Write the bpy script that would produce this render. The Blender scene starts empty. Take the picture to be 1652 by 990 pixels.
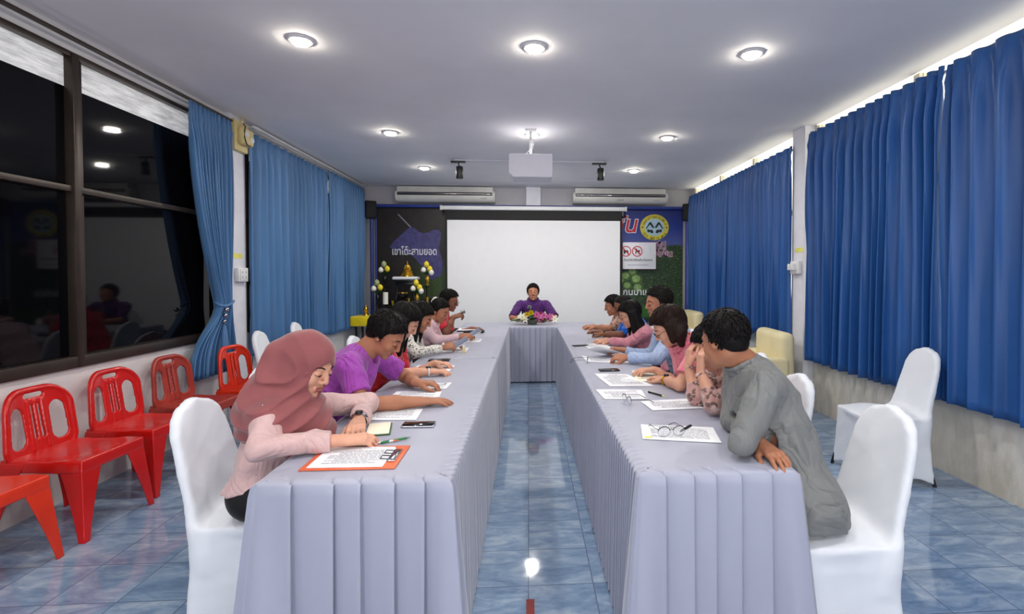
import bpy, bmesh, math, random
import numpy as np
from mathutils import Vector, Matrix
random.seed(7); rng = np.random.RandomState(5)
R = math.radians
scene = bpy.context.scene
col = scene.collection

# ------------------------------------------------------------------ camera
cam_d = bpy.data.cameras.new('camera'); cam = bpy.data.objects.new('camera', cam_d); col.objects.link(cam)
cam.location = (0, 0, 1.45)
cam.rotation_euler = (R(90 - 1.2), 0, R(-3.7))
cam_d.sensor_fit = 'HORIZONTAL'; cam_d.sensor_width = 36.0
cam_d.lens = 800.0 / 1652.0 * 36.0
cam_d.shift_x = (826.0 - 904.75) / 1652.0
cam_d.shift_y = (459.76 - 495.0) / 1652.0
cam_d.clip_start = 0.05
scene.camera = cam
# ------------------------------------------------------------------ view, world, lights
vs = scene.view_settings
scene.display_settings.display_device = 'sRGB'
vs.view_transform = 'Standard'; vs.look = 'None'; vs.gamma = 1.0; vs.use_curve_mapping = False
vs.exposure = 0.14
W = bpy.data.worlds.new('daylight'); scene.world = W; W.use_nodes = True
W.node_tree.nodes['Background'].inputs[0].default_value = (1.0, 0.93, 0.74, 1)
W.node_tree.nodes['Background'].inputs[1].default_value = 2.2
LAMP_W = 9.0; DIFF_E = 130.0
def area(name, loc, rot, sx, sy, power, color=(1, 1, 1)):
    d = bpy.data.lights.new(name, 'AREA'); d.shape = 'RECTANGLE'; d.size = sx; d.size_y = sy
    d.energy = power; d.color = color
    o = bpy.data.objects.new(name, d); col.objects.link(o); o.location = loc; o.rotation_euler = rot
    return o
# added soft fill light behind the camera, tilted up to brighten the ceiling
area('rear_fill', (0, -2.3, 1.5), (R(118), 0, 0), 4.6, 1.9, 115, (0.97, 0.97, 1.0))

XL, XR, YB, YF, ZC = -2.98, 3.06, 9.2, -2.5, 3.04

# ------------------------------------------------------------------ materials
def lin(c):
    return tuple(((v / 255.0) / 12.92 if v / 255.0 <= 0.04045 else ((v / 255.0 + 0.055) / 1.055) ** 2.4) for v in c)
class NT:
    def __init__(s, name):
        s.m = bpy.data.materials.new(name); s.m.use_nodes = True; s.t = s.m.node_tree
        s.b = s.t.nodes['Principled BSDF']; s.out = s.t.nodes['Material Output']
    def n(s, typ, **kw):
        x = s.t.nodes.new(typ)
        for k, v in kw.items(): setattr(x, k, v)
        return x
    def l(s, a, b): s.t.links.new(a, b)
    def coord(s, kind='Object', scale=(1, 1, 1), rot=(0, 0, 0), loc=(0, 0, 0)):
        c = s.n('ShaderNodeTexCoord'); mp = s.n('ShaderNodeMapping')
        mp.inputs['Scale'].default_value = scale; mp.inputs['Rotation'].default_value = rot; mp.inputs['Location'].default_value = loc
        s.l(c.outputs[kind], mp.inputs[0]); return mp.outputs[0]
    def noise(s, vec, scale=5, detail=4, rough=0.5, dist=0.0):
        x = s.n('ShaderNodeTexNoise'); x.inputs['Scale'].default_value = scale; x.inputs['Detail'].default_value = detail
        x.inputs['Roughness'].default_value = rough; x.inputs['Distortion'].default_value = dist
        s.l(vec, x.inputs['Vector']); return x.outputs[0]
    def ramp(s, fac, stops, interp='LINEAR'):
        x = s.n('ShaderNodeValToRGB'); e = x.color_ramp.elements; x.color_ramp.interpolation = interp
        while len(e) < len(stops): e.new(0.5)
        for i, (p, c) in enumerate(stops):
            e[i].position = p; e[i].color = (c[0], c[1], c[2], 1) if not isinstance(c, (int, float)) else (c, c, c, 1)
        s.l(fac, x.inputs[0]); return x.outputs[0]
    def mix(s, fac, a, b, mode='MIX'):
        x = s.n('ShaderNodeMix', data_type='RGBA', blend_type=mode)
        for sock, v in ((x.inputs[0], fac), (x.inputs[6], a), (x.inputs[7], b)):
            if hasattr(v, 'node'): s.l(v, sock)
            elif isinstance(v, (int, float)): sock.default_value = v
            else: sock.default_value = (v[0], v[1], v[2], 1)
        return x.outputs[2]
    def math(s, op, a, b=None, c=None):
        x = s.n('ShaderNodeMath', operation=op)
        for i, v in enumerate((a, b, c)):
            if v is None: continue
            if hasattr(v, 'node'): s.l(v, x.inputs[i])
            else: x.inputs[i].default_value = v
        return x.outputs[0]
    def bump(s, h, strength=0.3, dist=0.01):
        x = s.n('ShaderNodeBump'); x.inputs['Strength'].default_value = strength; x.inputs['Distance'].default_value = dist
        s.l(h, x.inputs['Height']); s.l(x.outputs[0], s.b.inputs['Normal'])
    def set(s, **kw):
        names = dict(color='Base Color', rough='Roughness', metal='Metallic', spec='Specular IOR Level', sheen='Sheen Weight',
                     trans='Transmission Weight', coat='Coat Weight', emit='Emission Color', estr='Emission Strength', alpha='Alpha', ior='IOR')
        for k, v in kw.items():
            i = s.b.inputs[names[k]]
            if hasattr(v, 'node'): s.l(v, i)
            elif isinstance(v, (int, float)): i.default_value = v
            else: i.default_value = (v[0], v[1], v[2], 1)
        return s

def mat(name, rgb, rough=0.5, metal=0.0, var=0.12, nscale=8.0, bump=0.0, bscale=60.0, sheen=0.0, spec=0.5, coat=0.0, **kw):
    t = NT(name); c = lin(rgb); v = t.coord()
    n = t.noise(v, nscale, 4)
    t.set(color=t.ramp(n, [(0.3, tuple(x * (1 - var) for x in c)), (0.7, tuple(min(1, x * (1 + var)) for x in c))]),
          rough=rough, metal=metal, spec=spec, coat=coat, **kw)
    if sheen: t.set(sheen=sheen)
    if bump: t.bump(t.noise(v, bscale, 3), bump, 0.003)
    return t.m
def emis(name, rgb, s, base=(0.8, 0.8, 0.8)):
    t = NT(name); t.set(color=base, emit=lin(rgb), estr=s, rough=0.5); return t.m

M = {}
def floor_mat():
    t = NT('blue_marbled_tile'); s = 0.3035
    co = t.coord('Object', (1 / s, 1 / s, 1), loc=(0.01, -2.288 / s + 8, 0))
    br = t.n('ShaderNodeTexBrick', offset=0.0, squash=1.0)
    br.inputs['Scale'].default_value = 1.0; br.inputs['Mortar Size'].default_value = 0.011; br.inputs['Mortar Smooth'].default_value = 0.3
    br.inputs['Brick Width'].default_value = 1.0; br.inputs['Row Height'].default_value = 1.0; br.inputs['Bias'].default_value = 0.0
    br.inputs['Color1'].default_value = (0, 0, 0, 1); br.inputs['Color2'].default_value = (1, 1, 1, 1); br.inputs['Mortar'].default_value = (0.5, 0.5, 0.5, 1)
    t.l(co, br.inputs['Vector'])
    wn = t.n('ShaderNodeTexWhiteNoise', noise_dimensions='2D')
    fl = t.n('ShaderNodeVectorMath', operation='FLOOR'); t.l(co, fl.inputs[0]); t.l(fl.outputs[0], wn.inputs['Vector'])
    vm = t.n('ShaderNodeVectorMath', operation='MULTIPLY_ADD'); t.l(wn.outputs['Color'], vm.inputs[0]); vm.inputs[1].default_value = (9, 9, 0)
    stretch = t.coord('Object', (1.6, 4.2, 1), rot=(0, 0, R(35))); t.l(stretch, vm.inputs[2])
    n1 = t.noise(vm.outputs[0], 2.2, 7, 0.62, 1.1)
    n2 = t.noise(vm.outputs[0], 9.0, 4, 0.6, 0.5)
    c = t.ramp(n1, [(0.28, lin((90, 116, 150))), (0.5, lin((128, 154, 184))), (0.68, lin((172, 189, 206))), (0.85, lin((198, 209, 221)))])
    c = t.mix(0.16, c, t.ramp(n2, [(0.35, lin((86, 110, 145))), (0.7, lin((180, 198, 216)))]))
    c = t.mix(t.math('MULTIPLY', wn.outputs['Value'], 0.14), c, lin((88, 110, 140)))
    c = t.mix(br.outputs['Fac'], c, lin((96, 112, 138)))
    t.set(color=c, spec=0.9, rough=t.ramp(t.noise(t.coord(), 14, 3), [(0.3, 0.03), (0.8, 0.10)]))
    hgt = t.math('SUBTRACT', t.math('MULTIPLY', t.noise(t.coord(), 3.5, 2), 0.5), br.outputs['Fac'])
    t.bump(hgt, 0.10, 0.0015)
    return t.m
def wall_mat(name, rgb, stain=(150, 140, 115), amt=0.5, low=0.55):
    t = NT(name); v = t.coord()
    n = t.noise(v, 3.0, 6, 0.65)
    st = t.noise(t.coord('Object', (2.2, 2.2, 0.8)), 3.5, 6, 0.7)
    sep = t.n('ShaderNodeSeparateXYZ'); c0 = t.n('ShaderNodeTexCoord'); t.l(c0.outputs['Object'], sep.inputs[0])
    grad = t.math('SUBTRACT', low, sep.outputs[2])
    f = t.math('MULTIPLY', t.ramp(t.math('ADD', t.math('MULTIPLY', grad, 0.5), st), [(0.55, 0.0), (0.85, 1.0)]), amt)
    c = t.ramp(n, [(0.3, tuple(x * 0.9 for x in lin(rgb))), (0.7, lin(rgb))])
    c = t.mix(f, c, lin(stain))
    t.set(color=c, rough=0.75); t.bump(t.noise(v, 45, 4), 0.25, 0.004)
    return t.m
M['floor'] = floor_mat()
M['ceiling'] = mat('ceiling_paint', (234, 233, 236), 0.8, var=0.03, nscale=2, bump=0.12, bscale=90)
M['wall_right'] = wall_mat('stained_plaster', (214, 210, 202), (158, 148, 128), 0.55)
M['wall_left'] = wall_mat('white_plaster', (224, 221, 222), (190, 180, 175), 0.4)
M['wall_back'] = wall_mat('grey_plaster', (186, 184, 190), (160, 158, 160), 0.3)
M['column'] = mat('column_paint', (222, 222, 230), 0.6, var=0.05, bump=0.1)
M['bronze'] = mat('bronze_aluminium', (62, 52, 46), 0.35, 0.5, var=0.15)
t = NT('dark_window_glass'); t.set(color=(0.002, 0.002, 0.003), rough=0.04, spec=0.22); M['dark_glass'] = t.m
t = NT('frosted_streaked_glass'); v = t.coord('Object', (1, 1.2, 9))
t.set(color=t.ramp(t.noise(v, 4, 6, 0.7), [(0.3, lin((150, 150, 152))), (0.7, lin((228, 228, 228)))]), rough=0.35,
      emit=t.ramp(t.noise(v, 4, 6, 0.7), [(0.3, (0.35, 0.35, 0.36)), (0.7, (0.9, 0.9, 0.9))]), estr=0.42); M['frosted'] = t.m  # streaked emission stands in for daylight coming through the pane
t = NT('clear_window_glass'); t.set(color=(0.95, 0.97, 1), rough=0.0, trans=1.0, ior=1.05); M['clear_glass'] = t.m
t = NT('drinking_glass'); t.set(color=(0.95, 0.97, 1), rough=0.02, trans=0.9, ior=1.3); M['tumbler'] = t.m
M['white_frame'] = mat('painted_frame', (222, 216, 196), 0.5)
def fabric(name, rgb, rough=0.6, sheen=0.3, var=0.1, stretch=(1, 1, 1), nscale=6, bump=0.2, bscale=180, spec=0.3, transl=0.0, folds=0):
    t = NT(name); c = lin(rgb); v = t.coord('Object', stretch)
    t.set(color=t.ramp(t.noise(v, nscale, 4), [(0.3, tuple(x * (1 - var) for x in c)), (0.7, tuple(min(1, x * (1 + var)) for x in c))]),
          rough=rough, spec=spec)
    t.b.inputs['Sheen Weight'].default_value = sheen
    t.b.inputs['Sheen Roughness'].default_value = 0.4
    if folds:
        fn_ = t.noise(t.coord('Object', (1, 1, .6)), folds, 3, .5, 1.6); rg = t.math('ABSOLUTE', t.math('SUBTRACT', fn_, .5))
        hh = t.math('ADD', t.math('MULTIPLY', t.math('POWER', rg, .7), 1.0), t.math('MULTIPLY', t.noise(t.coord(), bscale, 2), .03)); t.bump(hh, .8, .045)
    elif bump: t.bump(t.noise(t.coord(), bscale, 2), bump, 0.001)
    if transl:
        tr = t.n('ShaderNodeBsdfTranslucent'); tr.inputs[0].default_value = (*c, 1)
        mx = t.n('ShaderNodeMixShader'); mx.inputs[0].default_value = transl
        t.l(t.b.outputs[0], mx.inputs[1]); t.l(tr.outputs[0], mx.inputs[2]); t.l(mx.outputs[0], t.out.inputs[0])
    return t.m
M['curtain'] = fabric('blue_curtain_satin', (38, 90, 158), 0.42, 0.12, 0.12, (1, 1, 0.15), 5, 0.1, 120, 0.45, 0.12)
M['curtain_dark'] = fabric('blue_curtain_weave', (74, 117, 163), 0.5, 0.2, 0.12, (1, 1, 0.15), 5, 0.1, 120, 0.4)
M['cloth'] = fabric('lavender_grey_satin', (160, 163, 182), 0.42, 0.35, 0.05, (1, 1, 0.3), 4, 0.08, 200, 0.45)
M['chair_white'] = fabric('white_spandex', (222, 226, 233), 0.55, 0.25, 0.03, (1, 1, 1), 5, 0.12, 30, 0.3)
M['red_plastic'] = mat('red_plastic', (196, 20, 16), 0.22, var=0.1, nscale=5, coat=0.3)
M['faded_red'] = mat('faded_red_plastic', (158, 52, 42), 0.35, var=0.15, nscale=7)
M['orange_red'] = mat('orange_red_plastic', (216, 52, 26), 0.28, var=0.1, nscale=5)
M['black_plastic'] = mat('black_plastic', (18, 18, 20), 0.35)
M['black_lacquer'] = mat('black_lacquer', (14, 12, 12), 0.25)
M['white_plastic'] = mat('white_plastic', (225, 225, 225), 0.4, var=0.03)
M['ac_plastic'] = mat('cream_white_casing', (222, 220, 214), 0.4, var=0.04)
M['ac_dark'] = mat('dark_slot', (52, 46, 42), 0.5)
M['projector'] = mat('pale_grey_casing', (206, 205, 216), 0.5, var=0.02)
M['cream'] = mat('cream_plastic', (216, 198, 140), 0.45, var=0.08)
M['sofa'] = fabric('cream_leatherette', (226, 214, 172), 0.5, 0.0, 0.05)
M['screen'] = mat('matte_white_screen', (232, 232, 234), 0.8, var=0.01)
M['screen_black'] = mat('screen_border', (14, 13, 13), 0.7)
M['blue_pipe'] = mat('blue_pipe', (44, 62, 140), 0.35)
M['blue_steel'] = mat('dark_steel', (60, 62, 66), 0.4, 0.8)
M['chrome'] = mat('polished_metal', (200, 200, 205), 0.15, 1.0, var=0.03)
M['gold'] = mat('polished_gold', (216, 170, 60), 0.25, 0.9)
M['paper'] = mat('white_paper', (240, 241, 246), 0.7, var=0.02)
M['paper_cream'] = mat('cream_paper', (238, 232, 208), 0.7, var=0.03)
M['ink'] = mat('printed_ink', (140, 142, 152), 0.8)
M['ink_dark'] = mat('dark_ink', (40, 40, 50), 0.8)
M['orange_board'] = mat('orange_board', (222, 104, 62), 0.45)
M['phone_glass'] = mat('black_phone_screen', (8, 8, 10), 0.08, spec=0.6)
M['green'] = mat('green_plastic', (30, 120, 60), 0.35)
M['leaf'] = mat('green_leaf', (52, 88, 40), 0.45, var=0.35, nscale=25)
M['leaf_light'] = mat('variegated_leaf', (160, 172, 120), 0.45, var=0.35, nscale=40)
M['yellow'] = mat('yellow_petal', (238, 214, 48), 0.5, var=0.1)
M['white_petal'] = mat('white_petal', (236, 234, 224), 0.5, var=0.05)
M['pink_petal'] = mat('pink_petal', (206, 110, 166), 0.5, var=0.25, nscale=30)
M['magenta_petal'] = mat('magenta_petal', (150, 30, 92), 0.5, var=0.2, nscale=30)
M['yellow_cloth'] = fabric('yellow_satin', (232, 206, 30), 0.4, 0.3)
M['tape'] = mat('yellow_tape', (226, 222, 110), 0.5)
M['redtape'] = mat('red_brown_tape', (138, 52, 46), 0.6)
M['stone'] = mat('grey_ceramic', (108, 112, 102), 0.5)
M['hair'] = NT('black_hair').m
def hair_mat(name, rgb, rough=0.55):
    t = NT(name); v = t.coord('Object', (1, 1, 0.12))
    n = t.noise(v, 90, 5, 0.7); c = lin(rgb)
    t.set(color=t.ramp(n, [(0.3, tuple(x * 0.5 for x in c)), (0.75, tuple(x * 1.3 for x in c))]), rough=rough, spec=0.14)
    t.bump(n, 0.5, 0.003); return t.m
M['hair'] = hair_mat('black_hair_strands', (20, 17, 17))
M['hair_brown'] = hair_mat('dark_brown_hair_strands', (38, 24, 20))
M['hair_short'] = hair_mat('cropped_black_hair', (24, 20, 20), 0.6)
def skin(name, rgb):
    t = NT(name); v = t.coord(); c = lin(rgb)
    t.set(color=t.ramp(t.noise(v, 12, 4), [(0.3, (c[0] * 0.88, c[1] * 0.84, c[2] * 0.84)), (0.7, (min(1, c[0] * 1.08), c[1] * 1.05, c[2] * 1.05))]), rough=0.5, spec=0.35)
    t.b.inputs['Subsurface Weight'].default_value = 0.08
    t.b.inputs['Subsurface Radius'].default_value = (0.02, 0.008, 0.005); t.b.inputs['Subsurface Scale'].default_value = 0.3
    t.bump(t.noise(v, 220, 2), 0.12, 0.0008); return t.m
M['skin_light'] = skin('light_skin', (212, 160, 134)); M['skin_tan'] = skin('tan_skin', (172, 118, 90)); M['skin_dark'] = skin('brown_skin', (132, 86, 66))
M['lips'] = mat('lips', (158, 78, 72), 0.4); M['lips_dark'] = mat('brown_lips', (120, 66, 60), 0.45)
M['eye_white'] = mat('eye_white', (220, 214, 208), 0.2); M['teeth'] = mat('teeth', (232, 228, 220), 0.3)

# ------------------------------------------------------------------ objects
def tag(o, label=None, cat=None, group=None, kind=None):
    if label: o['label'] = label
    if cat: o['category'] = cat
    if group: o['group'] = group
    if kind: o['kind'] = kind
    return o
def empty(name, loc, rz=0.0):
    o = bpy.data.objects.new(name, None); o.empty_display_size = 0.1; col.objects.link(o)
    o.location = loc; o.rotation_euler = (0, 0, rz); return o
def thing(name, label, cat, loc=(0, 0, 0), rz=0.0, group=None):
    return tag(empty(name, loc, rz), label, cat, group)
class MB:
    def __init__(s): s.bm = bmesh.new()
    def _add(s, verts, M4=None):
        pass
    def box(s, c, d, bevel=0.0, rot=None, seg=2):
        r = bmesh.ops.create_cube(s.bm, size=1.0); vs = r['verts']
        for v in vs: v.co = Vector((v.co.x * d[0], v.co.y * d[1], v.co.z * d[2]))
        if bevel:
            es = list({e for v in vs for e in v.link_edges})
            rr = bmesh.ops.bevel(s.bm, geom=es, offset=bevel, segments=seg, profile=0.5, affect='EDGES')
            vs = list({v for v in rr['verts']} | {v for v in vs if v.is_valid})
        m = Matrix.Translation(Vector(c)) @ (rot.to_4x4() if rot is not None else Matrix.Identity(4))
        bmesh.ops.transform(s.bm, matrix=m, verts=vs); return s
    def cone(s, a, b, ra, rb, seg=16, caps=True):
        a = Vector(a); b = Vector(b); d = b - a
        q = d.to_track_quat('Z', 'Y').to_matrix().to_4x4()
        bmesh.ops.create_cone(s.bm, cap_ends=caps, cap_tris=False, segments=seg, radius1=ra, radius2=rb, depth=d.length,
                              matrix=Matrix.Translation((a + b) / 2) @ q); return s
    def tube(s, pts, r, seg=8):
        pts = [Vector(p) for p in pts]
        rings = []
        up = Vector((0, 0, 1))
        for i, p in enumerate(pts):
            d = (pts[min(i + 1, len(pts) - 1)] - pts[max(i - 1, 0)]).normalized()
            x = d.cross(up)
            if x.length < 0.05: x = d.cross(Vector((0, 1, 0)))
            x.normalize(); y = d.cross(x)
            rr = r[i] if isinstance(r, (list, tuple)) else r
            rings.append([s.bm.verts.new(p + (x * math.cos(2 * math.pi * k / seg) + y * math.sin(2 * math.pi * k / seg)) * rr) for k in range(seg)])
        for a, b in zip(rings, rings[1:]):
            for k in range(seg): s.bm.faces.new((a[k], a[(k + 1) % seg], b[(k + 1) % seg], b[k]))
        s.bm.faces.new(rings[0][::-1]); s.bm.faces.new(rings[-1]); return s
    def sphere(s, c, r, u=16, v=10, scale=(1, 1, 1), rot=None):
        m = Matrix.Translation(Vector(c)) @ (rot.to_4x4() if rot is not None else Matrix.Identity(4)) @ Matrix.Diagonal((r * scale[0], r * scale[1], r * scale[2], 1))
        bmesh.ops.create_uvsphere(s.bm, u_segments=u, v_segments=v, radius=1.0, matrix=m); return s
    def lathe(s, c, prof, seg=20):
        rings = []
        for r, z in prof:
            rings.append([s.bm.verts.new((c[0] + max(r, 1e-4) * math.cos(2 * math.pi * k / seg), c[1] + max(r, 1e-4) * math.sin(2 * math.pi * k / seg), c[2] + z)) for k in range(seg)])
        for a, b in zip(rings, rings[1:]):
            for k in range(seg): s.bm.faces.new((a[k], a[(k + 1) % seg], b[(k + 1) % seg], b[k]))
        s.bm.faces.new(rings[0][::-1]); s.bm.faces.new(rings[-1]); return s
    def prism(s, pts, thick, M4=None):
        """outline in local XY, extruded +Z by thick"""
        a = [s.bm.verts.new((p[0], p[1], 0)) for p in pts]; b = [s.bm.verts.new((p[0], p[1], thick)) for p in pts]
        n = len(pts)
        s.bm.faces.new(a[::-1]); s.bm.faces.new(b)
        for i in range(n): s.bm.faces.new((a[i], a[(i + 1) % n], b[(i + 1) % n], b[i]))
        if M4 is not None: bmesh.ops.transform(s.bm, matrix=M4, verts=a + b)
        return s
    def petal(s, base, dirv, up, L, w, cup=0.3, n=5):
        base = Vector(base); d = Vector(dirv).normalized(); u = Vector(up).normalized(); x = d.cross(u).normalized(); u = x.cross(d)
        prev = None
        for off in (0.0, 0.0012):
            rows = []
            for i in range(n + 1):
                t = i / n; ww = w * math.sin(math.pi * (0.08 + 0.87 * t) ** 0.8) + 0.0008
                c = base + d * L * t + u * (cup * L * t * t) + u * off
                rows.append([s.bm.verts.new(c - x * ww + u * ww * 0.35), s.bm.verts.new(c), s.bm.verts.new(c + x * ww + u * ww * 0.35)])
            for a, b in zip(rows, rows[1:]):
                for k in range(2):
                    f = (a[k], a[k + 1], b[k + 1], b[k]); s.bm.faces.new(f if off else f[::-1])
        return s
    def build(s, name, m, parent=None, smooth=True, loc=None):
        me = bpy.data.meshes.new(name)
        bmesh.ops.recalc_face_normals(s.bm, faces=s.bm.faces)
        s.bm.to_mesh(me); s.bm.free()
        if m is not None: me.materials.append(m)
        o = bpy.data.objects.new(name, me); col.objects.link(o)
        if smooth:
            me.shade_smooth()
            try: me.set_sharp_from_angle(angle=R(38))
            except Exception: pass
        if parent is not None: o.parent = parent
        if loc is not None: o.location = loc
        return o
def grid_mesh(name, P, m, parent=None, closed_u=False, thick=0.0, extra=None):
    """P: array (rows, cols, 3)"""
    nr, nc = P.shape[:2]
    V = P.reshape(-1, 3); idx = np.arange(nr * nc).reshape(nr, nc)
    a = idx[:-1]; b = idx[1:]
    if closed_u:
        F = np.stack([a, np.roll(a, -1, 1), np.roll(b, -1, 1), b], -1).reshape(-1, 4)
    else:
        F = np.stack([a[:, :-1], a[:, 1:], b[:, 1:], b[:, :-1]], -1).reshape(-1, 4)
    F = F.tolist()
    if extra: F += extra
    me = bpy.data.meshes.new(name); me.from_pydata(V.tolist(), [], F); me.materials.append(m); me.shade_smooth()
    o = bpy.data.objects.new(name, me); col.objects.link(o)
    if thick:
        md = o.modifiers.new('thickness', 'SOLIDIFY'); md.thickness = thick; md.offset = 0
    if parent is not None: o.parent = parent
    return o
def copy_tree(o, parent=None):
    c = o.copy(); col.objects.link(c)
    if parent is not None: c.parent = parent
    for ch in [x for x in bpy.data.objects if x.parent == o]: copy_tree(ch, c)
    return c

# ------------------------------------------------------------------ signed distance fields for soft shapes
class Field:
    def __init__(s, lo, hi, h):
        s.lo = np.array(lo, float); s.h = h
        s.n = np.maximum(4, np.ceil((np.array(hi, float) - s.lo) / h).astype(int) + 1)
        s.f = np.full(s.n, 0.5, np.float32)
        s.ax = [(s.lo[i] + h * np.arange(s.n[i])).astype(np.float32) for i in range(3)]
    def _win(s, lo, hi):
        a = np.clip(np.floor((np.array(lo) - s.lo) / s.h).astype(int), 0, s.n); b = np.clip(np.ceil((np.array(hi) - s.lo) / s.h).astype(int) + 1, 0, s.n)
        if np.any(b <= a): return None
        return tuple(slice(a[i], b[i]) for i in range(3))
    def _pts(s, w):
        return s.ax[0][w[0]][:, None, None], s.ax[1][w[1]][None, :, None], s.ax[2][w[2]][None, None, :]
    def comb(s, w, d, k, mode):
        f = s.f[w]
        if mode == 'sub':
            a = -d; hh = np.maximum(k - np.abs(f - a), 0) / max(k, 1e-6); s.f[w] = np.maximum(f, a) + hh * hh * k * 0.25
        elif mode == 'int':
            hh = np.maximum(k - np.abs(f - d), 0) / max(k, 1e-6); s.f[w] = np.maximum(f, d) + hh * hh * k * 0.25
        else:
            hh = np.maximum(k - np.abs(f - d), 0) / max(k, 1e-6); s.f[w] = np.minimum(f, d) - hh * hh * k * 0.25
    def cap(s, a, b, ra, rb=None, k=0.01, flat=None, mode='add'):
        rb = ra if rb is None else rb
        a = np.array(a, float); b = np.array(b, float); pad = max(ra, rb) + k + 3 * s.h
        w = s._win(np.minimum(a, b) - pad, np.maximum(a, b) + pad)
        if w is None: return s
        X, Y, Z = s._pts(w)
        px, py, pz = X - a[0], Y - a[1], Z - a[2]; d = b - a
        if flat is not None:          # squeeze along a unit axis: flat = (axis, factor>1)
            n = np.array(flat[0], float); n /= np.linalg.norm(n); q = flat[1] - 1
            dot = (px * n[0] + py * n[1] + pz * n[2]) * q
            px = px + dot * n[0]; py = py + dot * n[1]; pz = pz + dot * n[2]
            dd = float(d @ n) * q; d = d + n * dd
        L = max(float(d @ d), 1e-9)
        t = np.clip((px * d[0] + py * d[1] + pz * d[2]) / L, 0, 1)
        dist = np.sqrt((px - t * d[0]) ** 2 + (py - t * d[1]) ** 2 + (pz - t * d[2]) ** 2) - (ra + (rb - ra) * t)
        if flat is not None: dist = dist / (1 + 0.35 * (flat[1] - 1))
        s.comb(w, dist, k, mode); return s
    def ell(s, c, r, rot=None, k=0.01, mode='add'):
        c = np.array(c, float); r = np.array(r, float); pad = r.max() + k + 3 * s.h
        w = s._win(c - pad, c + pad)
        if w is None: return s
        X, Y, Z = s._pts(w); px, py, pz = X - c[0], Y - c[1], Z - c[2]
        if rot is not None:
            rt = np.array(rot)
            px, py, pz = (px * rt[0, 0] + py * rt[1, 0] + pz * rt[2, 0], px * rt[0, 1] + py * rt[1, 1] + pz * rt[2, 1], px * rt[0, 2] + py * rt[1, 2] + pz * rt[2, 2])
        k0 = np.sqrt((px / r[0]) ** 2 + (py / r[1]) ** 2 + (pz / r[2]) ** 2)
        k1 = np.sqrt((px / r[0] ** 2) ** 2 + (py / r[1] ** 2) ** 2 + (pz / r[2] ** 2) ** 2) + 1e-6
        s.comb(w, k0 * (k0 - 1) / k1, k, mode); return s
    def fn(s, g, k=0.005, mode='add', lo=None, hi=None):
        w = s._win(lo if lo is not None else s.lo, hi if hi is not None else s.lo + s.h * s.n)
        X, Y, Z = s._pts(w); s.comb(w, np.asarray(g(X, Y, Z), np.float32), k, mode); return s
    def plane(s, p, n, k=0.004):      # remove everything on the side n points to
        p = np.array(p, float); n = np.array(n, float); n /= np.linalg.norm(n)
        return s.fn(lambda X, Y, Z: (X - p[0]) * n[0] + (Y - p[1]) * n[1] + (Z - p[2]) * n[2], k, 'int')
    def wrinkle(s, amp, freq, seed=0, dirs=5):
        rs = np.random.RandomState(seed); X, Y, Z = s._pts(tuple(slice(0, n) for n in s.n)); tot = 0
        for i in range(dirs):
            v = rs.normal(size=3); v /= np.linalg.norm(v); fr = freq * rs.uniform(0.6, 1.7); v2 = rs.normal(size=3) * freq * 0.25
            ph = rs.uniform(0, 6.28)
            tot = tot + (1 - np.abs(np.sin((X * v[0] + Y * v[1] + Z * v[2]) * fr + 1.3 * np.sin(X * v2[0] + Y * v2[1] + Z * v2[2] + ph) + ph))) ** 2
        s.f = s.f - (amp * (tot / dirs - 0.35) * 2).astype(np.float32); return s
    def mesh(s):
        f = s.f.copy(); f[0] = f[-1] = 0.01; f[:, 0] = f[:, -1] = 0.01; f[:, :, 0] = f[:, :, -1] = 0.01
        f = np.where(np.abs(f) < 1e-6, 1e-6, f)
        sg = f < 0; nx, ny, nz = f.shape
        c = [sg[dx:nx - 1 + dx, dy:ny - 1 + dy, dz:nz - 1 + dz] for dx in (0, 1) for dy in (0, 1) for dz in (0, 1)]
        cnt = sum(x.astype(np.int8) for x in c); act = (cnt > 0) & (cnt < 8)
        I = np.argwhere(act)
        if len(I) == 0: return np.zeros((0, 3)), np.zeros((0, 4), int)
        vid = -np.ones(act.shape, np.int64); vid[act] = np.arange(len(I))
        corner = np.array([[dx, dy, dz] for dx in (0, 1) for dy in (0, 1) for dz in (0, 1)])
        val = np.stack([f[I[:, 0] + q[0], I[:, 1] + q[1], I[:, 2] + q[2]] for q in corner], 1)
        acc = np.zeros((len(I), 3)); num = np.zeros(len(I))
        for i in range(8):
            for j in range(i + 1, 8):
                if np.abs(corner[i] - corner[j]).sum() != 1: continue
                a, b = val[:, i], val[:, j]; m = (a < 0) != (b < 0)
                t = np.where(m, a / np.where(m, a - b, 1), 0)
                acc += np.where(m[:, None], corner[i] + t[:, None] * (corner[j] - corner[i]), 0); num += m
        V = (I + acc / num[:, None]) * s.h + s.lo
        Fs = []
        for ax in range(3):
            o = [0, 1, 2]; o.remove(ax); u, v = o
            if ax == 1: u, v = v, u
            sl0 = [slice(1, f.shape[i] - 1) for i in range(3)]; sl1 = list(sl0)
            sl0[ax] = slice(0, f.shape[ax] - 1); sl1[ax] = slice(1, f.shape[ax])
            a = sg[tuple(sl0)]; b = sg[tuple(sl1)]
            for cond, flip in ((a & ~b, False), (~a & b, True)):
                E = np.argwhere(cond)
                if len(E) == 0: continue
                base = E.copy(); base[:, u] += 1; base[:, v] += 1
                def cell(du, dv):
                    q = base.copy(); q[:, u] -= du; q[:, v] -= dv; return vid[q[:, 0], q[:, 1], q[:, 2]]
                F = np.stack([cell(1, 1), cell(0, 1), cell(0, 0), cell(1, 0)], 1)
                if flip: F = F[:, ::-1]
                Fs.append(F)
        return V, np.concatenate(Fs)
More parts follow.
